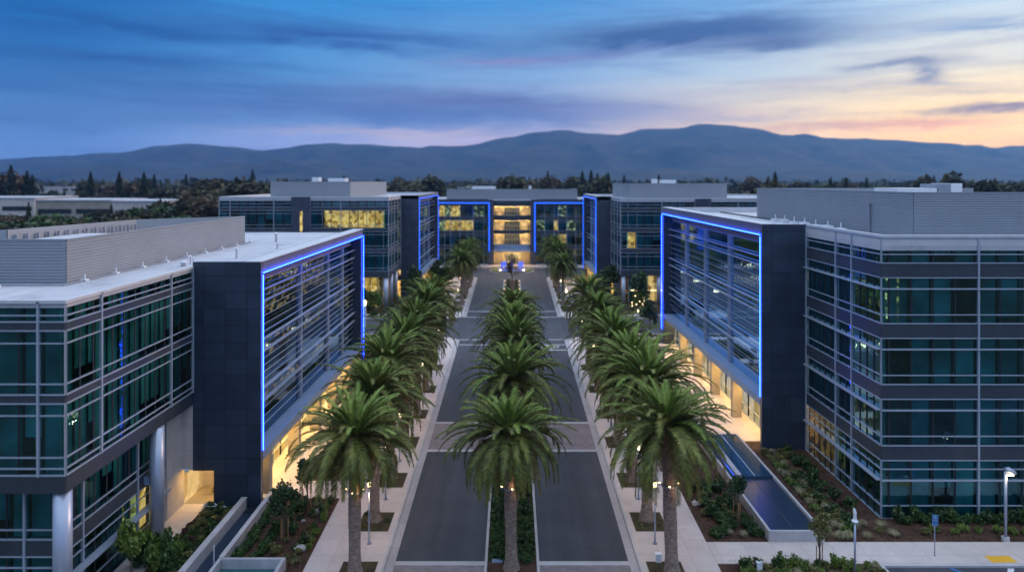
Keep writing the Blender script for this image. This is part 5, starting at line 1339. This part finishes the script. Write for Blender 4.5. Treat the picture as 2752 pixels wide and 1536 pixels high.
def conifer_mesh(seed, H=1.0):
    rnd = random.Random(seed); mb = MB()
    for i in range(1500):
        t = rnd.random()**0.8; z = 0.06+0.94*t; r = 0.19*(1-t)**0.75*(0.75+0.5*noise.noise(Vector((z*9, seed, 0))))*rnd.uniform(0.3,1.1)+0.004
        a = rnd.random()*6.283; c = Vector((r*math.cos(a), r*math.sin(a), z-r*0.35)); leaf_quad(mb, c, 0.045*(1.15-t*0.7), rnd, 0.0, 1.7)
    return mb
def broad_mesh(seed, n=1500):
    rnd = random.Random(seed); mb = MB()
    for k in range(11):
        a = rnd.random()*6.283; e = rnd.uniform(-.4,1.3); rr = rnd.uniform(.12,.33)
        blob(mb, Vector((math.cos(a)*math.cos(e)*rr*1.25, math.sin(a)*math.cos(e)*rr*1.25, 0.60+math.sin(e)*rr)), rnd.uniform(.14,.24), n//11, 0.065, rnd, 0.9, 0.35)
    return mb
def far_tree(kind, seed, mat):
    root = empty('conifer' if kind == 'c' else 'broadleaf_tree', (0,0,0))
    mb = MB(); mb.tube([(0,0,-.02),(0,0,.5)], [.022,.012], 6); mb.build('trunk', M['bark'], root, local=True)
    (conifer_mesh(seed) if kind == 'c' else broad_mesh(seed)).build('crown', mat, root, local=True)
    return root
CONS = [far_tree('c', s, M['conifer_leaf']) for s in (1,2,3)]
BRO = [far_tree('b', s, m) for s, m in ((11, M['far_leaf']), (12, M['far_leaf']), (13, M['far_leaf_rust']), (14, M['far_leaf']), (15, M['far_leaf']), (16, M['hedge']))]
fused = set()
def put_far(kind, x, y, H, label, group, wide=1.0, pick=None):
    L = CONS if kind == 'c' else BRO; src = L[pick] if pick is not None else random.choice(L)
    if src.name in fused: o = dup(src, (x,y,0), ru(0,6.28), (H*wide,H*wide,H), label, group)
    else: fused.add(src.name); o = src; o.location = (x,y,0); o.scale = (H*wide,H*wide,H)
    tag(o, label, 'tree', group)
def at(px, Y): return (px-1288)/1717*Y
def ht(py, Y): return 24+(457-py)/1717*Y
CONL = [(28,416,420),(68,430,430),(228,432,400),(300,432,430),(362,434,380),(388,438,520),(468,438,560),(1465,430,460),(1487,428,450),(1503,436,470),(1530,434,440),(1570,440,600),(1950,432,420),(2090,446,520),(2130,446,560),(2180,446,540),(2350,442,560),(2410,444,600),(2740,440,500)]
for i, (px, py, Y) in enumerate(CONL):
    lab = 'tall dark conifer, %s along the skyline counting from the left' % (ORD[i] if i < 12 else ['thirteenth','fourteenth','fifteenth','sixteenth','seventeenth','eighteenth','nineteenth'][i-12])
    put_far('c', at(px,Y), Y, ht(py,Y), lab, 'skyline conifers', 1.05)
for i, (px, py, Y, w) in enumerate(((2370,440,330,1.0),(2448,432,300,1.1),(1905,448,240,0.9),(1500,440,470,1),(640,446,330,1.5),(600,450,330,1.2))):
    put_far('b', at(px,Y), Y, ht(py,Y), 'dark rounded tree standing above the roofs, %s from the left of six' % ORD[[600,640,1500,1905,2370,2448].index(px)], 'trees above the roofs', w, 0)
for i in range(150):
    Y = ru(330, 620); x = ru(-0.80, 0.80)*Y
    if -340 < x < -110 and 265 < Y < 350: continue
    if Y < 420 and x < -0.42*Y: continue
    z = (15+9*max(0,min(1,0.5+1.6*noise.noise(Vector((x/38, Y/200, 2))))))*ru(.85,1.2)+Y*0.004; c = random.random() < 0.25
    put_far('c' if c else 'b', x, Y, z*(1.1 if c else 1), 'slim dark conifer in the blurred tree belt behind the offices' if c else 'bushy tree in the blurred tree belt behind the offices', 'tree belt', ru(.9,1.5) if not c else 1.0)
for i in range(64):                                   # trees among the low buildings at left
    Y = ru(190, 270); x = -ru(0.40,0.80)*Y
    put_far('b' if random.random() < .85 else 'c', x, Y, min(ru(8, 17), 24-(ru(84,140))*Y/1717), 'tree between the near left roof and the long pale buildings', 'trees among the left low buildings', ru(1.0,1.5))
for (px, Y, py, w, k) in ((72,262,508,.8,'c'),(40,255,540,1.3,'b'),(110,250,538,1.4,'b'),(150,258,545,1.4,'b'),(200,255,548,1.5,'b'),(240,262,530,1.0,'b'),(280,262,513,.9,'c'),(298,255,530,1.1,'b'),(338,262,524,1.2,'b'),(362,260,520,1.3,'b'),(385,255,530,1.2,'b'),
                       (430,270,505,1.2,'b'),(455,262,512,1.3,'b'),(505,262,492,1.3,'b'),(530,255,500,1.3,'b'),(480,300,478,1.2,'b'),(545,300,470,1.2,'b'),(590,310,462,1.3,'b'),(620,300,458,1.3,'b'),(440,340,474,1.0,'c'),(20,250,545,1.3,'b'),(5,262,528,1.0,'b'),(175,250,555,1.4,'b'),(320,245,545,1.4,'b')):
    put_far(k, at(px,Y), Y, ht(py,Y), 'dark tree standing right in front of the long pale buildings at left', 'trees among the left low buildings', w)
# the far wood as one mass
rnd = random.Random(77); mb = MB()
for i in range(5200):
    Y = rnd.uniform(620, 2600); x = rnd.uniform(-0.85,0.85)*Y; h = rnd.uniform(8, 13+15*max(0.0, min(1.0, 0.5+1.5*noise.noise(Vector((x/110, Y/260, 6)))))+Y*0.002); r = rnd.uniform(6, 13)
    for k in range(9):
        c = Vector((x+rnd.gauss(0,r*.5), Y+rnd.gauss(0,r*.5), h*rnd.uniform(.25,1))); leaf_quad(mb, c, r*rnd.uniform(.5,1.0), rnd, 0.0, 1.2)
tag(mb.build('far_wood', M['far_leaf']), 'wooded plain stretching from behind the offices to the hills', None, None, 'stuff')

# ---------------------------------------------------------------- haze
hm = bpy.data.materials.new('haze'); hm.use_nodes = True; nt = hm.node_tree
nt.nodes.remove(nt.nodes['Principled BSDF'])
pv = nt.nodes.new('ShaderNodeVolumePrincipled'); pv.inputs['Density'].default_value = 9.5e-5; pv.inputs['Color'].default_value = (0.17,0.45,0.95,1); pv.inputs['Anisotropy'].default_value = 0.5
nt.links.new(pv.outputs[0], nt.nodes['Material Output'].inputs['Volume'])
mb = MB(); mb.box(-9100, 9100, -300, 9600, -8, 600)
HZ = mb.build('haze', hm); tag(HZ, 'thin blue evening haze over the plain and hills', None, None, 'stuff')

# ---------------------------------------------------------------- sky
wd = bpy.data.worlds.new('World'); scene.world = wd; wd.use_nodes = True
t = NT(wd.node_tree); bg = t.n['Background']
tc = t.node('ShaderNodeTexCoord'); sp = t.node('ShaderNodeSeparateXYZ'); t.link(tc.outputs['Generated'], sp.inputs[0])
X, Y, Z = sp.outputs
az = t.math('ARCTAN2', X, Y)                         # 0 ahead, + right
hl = t.math('SQRT', t.math('ADD', t.math('MULTIPLY', X, X), t.math('MULTIPLY', Y, Y)))
el = t.math('ARCTAN2', Z, hl)
nz = t.noise(t.mapping(tc.outputs['Generated'], (2.2, 2.2, 11.0)), 2.3, 9, 0.68, 0.5)
nzc = t.math('SUBTRACT', nz, 0.5)
nb = t.noise(t.mapping(tc.outputs['Generated'], (1.2, 1.2, 14.0), (3,1,0)), 2.2, 5, 0.6)
elw = t.math('ADD', el, t.math('MULTIPLY', t.math('SUBTRACT', nb, 0.5), 0.045))
v = t.math('DIVIDE', t.math('MAXIMUM', elw, 0.0), 0.30, clamp=True)
# elevation 0.30 rad = 1.0 ; the frame top is 0.26 rad = 0.87
def rp(*st): return t.ramp(v, [(p, lin(*c)) for p, c in st])
cL = rp((0.0,(104,130,172)),(0.13,(92,124,168)),(0.30,(62,110,160)),(0.48,(36,98,156)),(0.68,(14,92,158)),(0.87,(4,100,170)),(1.0,(4,98,172)))
cM1 = rp((0.0,(160,158,180)),(0.14,(138,146,182)),(0.30,(98,134,178)),(0.5,(80,136,188)),(0.7,(62,132,190)),(0.87,(40,126,192)),(1.0,(30,118,190)))
cM2 = rp((0.0,(208,172,166)),(0.18,(186,166,174)),(0.34,(142,156,186)),(0.52,(124,158,194)),(0.7,(98,148,196)),(0.87,(68,136,196)),(1.0,(56,128,192)))
cR1 = rp((0.0,(255,186,112)),(0.16,(246,196,136)),(0.32,(214,196,170)),(0.5,(172,188,200)),(0.7,(130,168,202)),(0.87,(98,152,204)),(1.0,(86,142,200)))
cR2 = rp((0.0,(255,188,60)),(0.15,(255,204,88)),(0.28,(255,220,146)),(0.5,(220,216,198)),(0.7,(190,206,216)),(0.87,(150,182,212)),(1.0,(132,168,206)))
def sm(a, b): 
    nd = t.node('ShaderNodeMapRange'); nd.interpolation_type = 'SMOOTHSTEP'; t.link(az, nd.inputs[0]); nd.inputs[1].default_value = a; nd.inputs[2].default_value = b; return nd.outputs[0]
c = t.mix(sm(-0.62,-0.30), cL, cM1); c = t.mix(sm(-0.36,0.04), c, cM2); c = t.mix(sm(0.0,0.34), c, cR1); c = t.mix(sm(0.28,0.60), c, cR2)
# cloud streaks: centre (px,py in a 2576 wide panorama of the view), half sizes, tilt, colour, weight
def gauss(px, py, wx, wy, tilt=0.0, soft=1.0):
    a0 = math.atan((px-1288)/1717); e0 = math.atan((457-py)/math.hypot(1717, px-1288))
    sx = wx/1717*math.cos(a0)**2; sy = wy/1717*math.cos(a0)
    da = t.math('ADD', t.math('SUBTRACT', az, a0), t.math('MULTIPLY', nzc, 0.16)); de = t.math('ADD', t.math('SUBTRACT', el, e0), t.math('MULTIPLY', nzc, 0.05))
    de = t.math('ADD', de, t.math('MULTIPLY', da, tilt))
    u = t.math('DIVIDE', da, sx); w = t.math('DIVIDE', de, sy)
    q = t.math('ADD', t.math('MULTIPLY', u, u), t.math('MULTIPLY', w, w))
    return t.math('EXPONENT', t.math('MULTIPLY', q, -1.0))
CL = [(1720,88,360,34,0.0,(60,92,146),1.25),(1930,110,190,22,0,(84,104,148),1.0),(1800,60,160,18,0,(70,100,152),.8),(1480,140,300,15,-.04,(120,128,180),.65),(1290,148,130,8,0,(150,130,176),.5),(900,95,400,28,.04,(38,86,154),.95),(330,60,360,22,.03,(18,80,146),.85),(300,150,400,26,.0,(34,86,148),.9),
      (500,225,600,32,.0,(56,102,158),.95),(1230,268,360,40,.04,(96,108,154),1.15),(900,290,560,36,.0,(82,108,162),.95),(200,300,420,34,0,(72,104,152),.75),(1560,280,260,14,.06,(140,142,178),.55),(1850,292,170,9,.02,(186,168,172),.6),
      (2220,172,140,11,-.03,(128,138,164),1.1),(2310,190,60,20,.25,(120,130,162),.95),(2500,62,160,13,.06,(150,172,202),.9),(2350,72,130,7,.0,(164,184,210),.6),(2110,320,280,14,.0,(216,162,130),.8),(2330,312,200,12,0,(236,166,112),.85),(2500,272,190,13,0,(150,126,128),1.15),(2420,232,240,12,.03,(196,178,166),.6),(1960,215,60,7,0,(208,186,186),.5),
      (950,335,280,11,0,(188,174,184),.8),(1120,345,220,12,0,(196,178,182),.6),(2300,215,200,8,.05,(176,172,184),.5)]
for (px, py, wx, wy, tl, col, wt) in CL:
    g = gauss(px, py, wx, wy, tl)
    g = t.math('MULTIPLY', g, wt); g = t.math('MULTIPLY', g, t.math('ADD', 0.15, t.math('MULTIPLY', nz, 1.65)), clamp=True)
    c = t.mix(g, c, lin(*[int(q*0.93) for q in col]))
# thin streaky layer over the whole evening sky
st = t.noise(t.mapping(tc.outputs['Generated'], (1.1, 1.1, 17.0), (5,2,1), (0.05,0.03,0)), 3.0, 10, 0.66, 0.7)
lay = t.node('ShaderNodeMapRange'); lay.interpolation_type = 'SMOOTHSTEP'; t.link(st, lay.inputs[0]); lay.inputs[1].default_value = 0.47; lay.inputs[2].default_value = 0.66
c = t.mix(t.math('MULTIPLY', lay.outputs[0], 0.55), c, t.mix(1.0, c, (0.66,0.66,0.80,1), 'MULTIPLY'))
lt = t.node('ShaderNodeMapRange'); lt.interpolation_type = 'SMOOTHSTEP'; t.link(st, lt.inputs[0]); lt.inputs[1].default_value = 0.46; lt.inputs[2].default_value = 0.30
c = t.mix(t.math('MULTIPLY', lt.outputs[0], 0.5), c, t.mix(1.0, c, (1.22,1.16,1.08,1), 'MULTIPLY'))
gx = t.math('MULTIPLY', sm(0.22, 0.62), t.math('EXPONENT', t.math('MULTIPLY', t.math('POWER', t.math('DIVIDE', t.math('MAXIMUM', el, 0.0), 0.105), 2.0), -1.0)))
c = t.mix(t.math('MULTIPLY', gx, 0.9), c, t.mix(1.0, c, (1.30,1.06,0.72,1), 'MULTIPLY'))
# the sky above and behind the frame
zen = t.node('ShaderNodeMapRange'); zen.interpolation_type = 'SMOOTHSTEP'; t.link(el, zen.inputs[0]); zen.inputs[1].default_value = 0.30; zen.inputs[2].default_value = 0.85
bk = t.node('ShaderNodeMapRange'); bk.interpolation_type = 'SMOOTHSTEP'; t.link(t.math('ABSOLUTE', az), bk.inputs[0]); bk.inputs[1].default_value = 0.9; bk.inputs[2].default_value = 1.9
vb = t.math('DIVIDE', t.math('MAXIMUM', el, 0.0), 1.2, clamp=True)
back = t.ramp(vb, [(0.0,(0.11,0.18,0.34,1)),(0.25,(0.15,0.26,0.50,1)),(1.0,(0.28,0.45,0.80,1))])
c = t.mix(bk.outputs[0], c, back)
warm = t.node('ShaderNodeMapRange'); warm.interpolation_type = 'SMOOTHSTEP'; t.link(t.math('ABSOLUTE', t.math('SUBTRACT', az, 1.0)), warm.inputs[0]); warm.inputs[1].default_value = 0.9; warm.inputs[2].default_value = 0.0
top = (ZENITH if 'ZENITH' in globals() else (1.02,1.26,1.60,1))
c = t.mix(zen.outputs[0], c, top)
# west glow reaching past the right edge of the frame
gl = t.math('MULTIPLY', warm.outputs[0], t.math('SUBTRACT', 1.0, t.math('DIVIDE', t.math('MAXIMUM', el, 0.0), 0.9, clamp=True)))
c = t.mix(t.math('MULTIPLY', t.math('MULTIPLY', gl, gl), t.math('GREATER_THAN', az, 0.66)), c, (1.05,0.78,0.55,1))
ns = t.node('ShaderNodeTexSky'); ns.sky_type = 'NISHITA'; ns.sun_disc = False; ns.sun_elevation = R(1.5); ns.sun_rotation = R(62)
ad = t.node('ShaderNodeMix'); ad.data_type = 'RGBA'; ad.blend_type = 'ADD'; ad.inputs[0].default_value = 0.005
t.link(c, ad.inputs[6]); t.link(ns.outputs[0], ad.inputs[7])
Lp = t.math('MINIMUM', t.math('DIVIDE', 576.0, t.math('MAXIMUM', el, 0.01)), 9600.0)
cmp_ = t.math('EXPONENT', t.math('MULTIPLY', Lp, 9.5e-5*0.85))          # the evening air in front of the low sky
vm = t.node('ShaderNodeVectorMath'); vm.operation = 'SCALE'; t.link(ad.outputs[2], vm.inputs[0]); t.link(cmp_, vm.inputs['Scale'])
below = t.math('LESS_THAN', el, -0.02)
t.link(t.mix(below, vm.outputs[0], (0.05,0.06,0.09,1)), bg.inputs['Color']); bg.inputs['Strength'].default_value = 1.0
wd.cycles.sampling_method = 'MANUAL'; wd.cycles.sample_map_resolution = 512

# the last light from the west, spread wide
sd = bpy.data.lights.new('sun', 'SUN'); sd.energy = 1.5; sd.angle = R(25); sd.color = (1.0, 0.69, 0.50)
so = bpy.data.objects.new('sun', sd); COL.objects.link(so)
d = Vector((math.sin(R(62))*math.cos(R(20)), math.cos(R(62))*math.cos(R(20)), math.sin(R(20)))); so.rotation_euler = (-d).to_track_quat('-Z', 'Y').to_euler()

def point(x, y, z, e, col=(1.0,0.72,0.40), r=0.12):
    l = bpy.data.lights.new('lamp_light', 'POINT'); l.energy = e; l.color = col; l.shadow_soft_size = r
    o = bpy.data.objects.new('lamp_light', l); o.location = (x,y,z); COL.objects.link(o)
for (x, y, z) in LAMPS:
    if y < 80: point(x, y, z-0.35, 150, r=0.1)
for (o, x, y) in PALMS:
    if y < 80:
        point(x+0.45, y-0.55, 5.35, 12, (1.0,0.58,0.25), 0.06)
point(33.1, 45.2, 4.45, 30)

# ---------------------------------------------------------------- camera
cd = bpy.data.cameras.new('camera'); cam = bpy.data.objects.new('camera', cd); COL.objects.link(cam); scene.camera = cam
cam.location = (0, 0, 24); cam.rotation_euler = (R(90), 0, 0)
cd.sensor_width = 36; cd.lens = 1717/2576*36; cd.shift_y = -262/2576; cd.clip_start = 0.5; cd.clip_end = 30000
cd.dof.use_dof = True; cd.dof.focus_distance = 54; cd.dof.aperture_fstop = 0.12
vs = scene.view_settings; vs.view_transform = 'Standard'; vs.look = 'None'; vs.exposure = 0.12; vs.gamma = 1
cy = scene.cycles
cy.use_denoising = True; cy.max_bounces = 7; cy.diffuse_bounces = 3; cy.glossy_bounces = 3; cy.transparent_max_bounces = 12; cy.transmission_bounces = 2
cy.volume_bounces = 0; cy.sample_clamp_indirect = 6; cy.caustics_reflective = False; cy.caustics_refractive = False
cy.use_adaptive_sampling = True; cy.adaptive_threshold = 0.02
for p_ in list(bpy.data.objects):
    if p_.parent is None and p_.type == 'MESH' and 'label' not in p_ and 'kind' not in p_: print('UNTAGGED', p_.name)
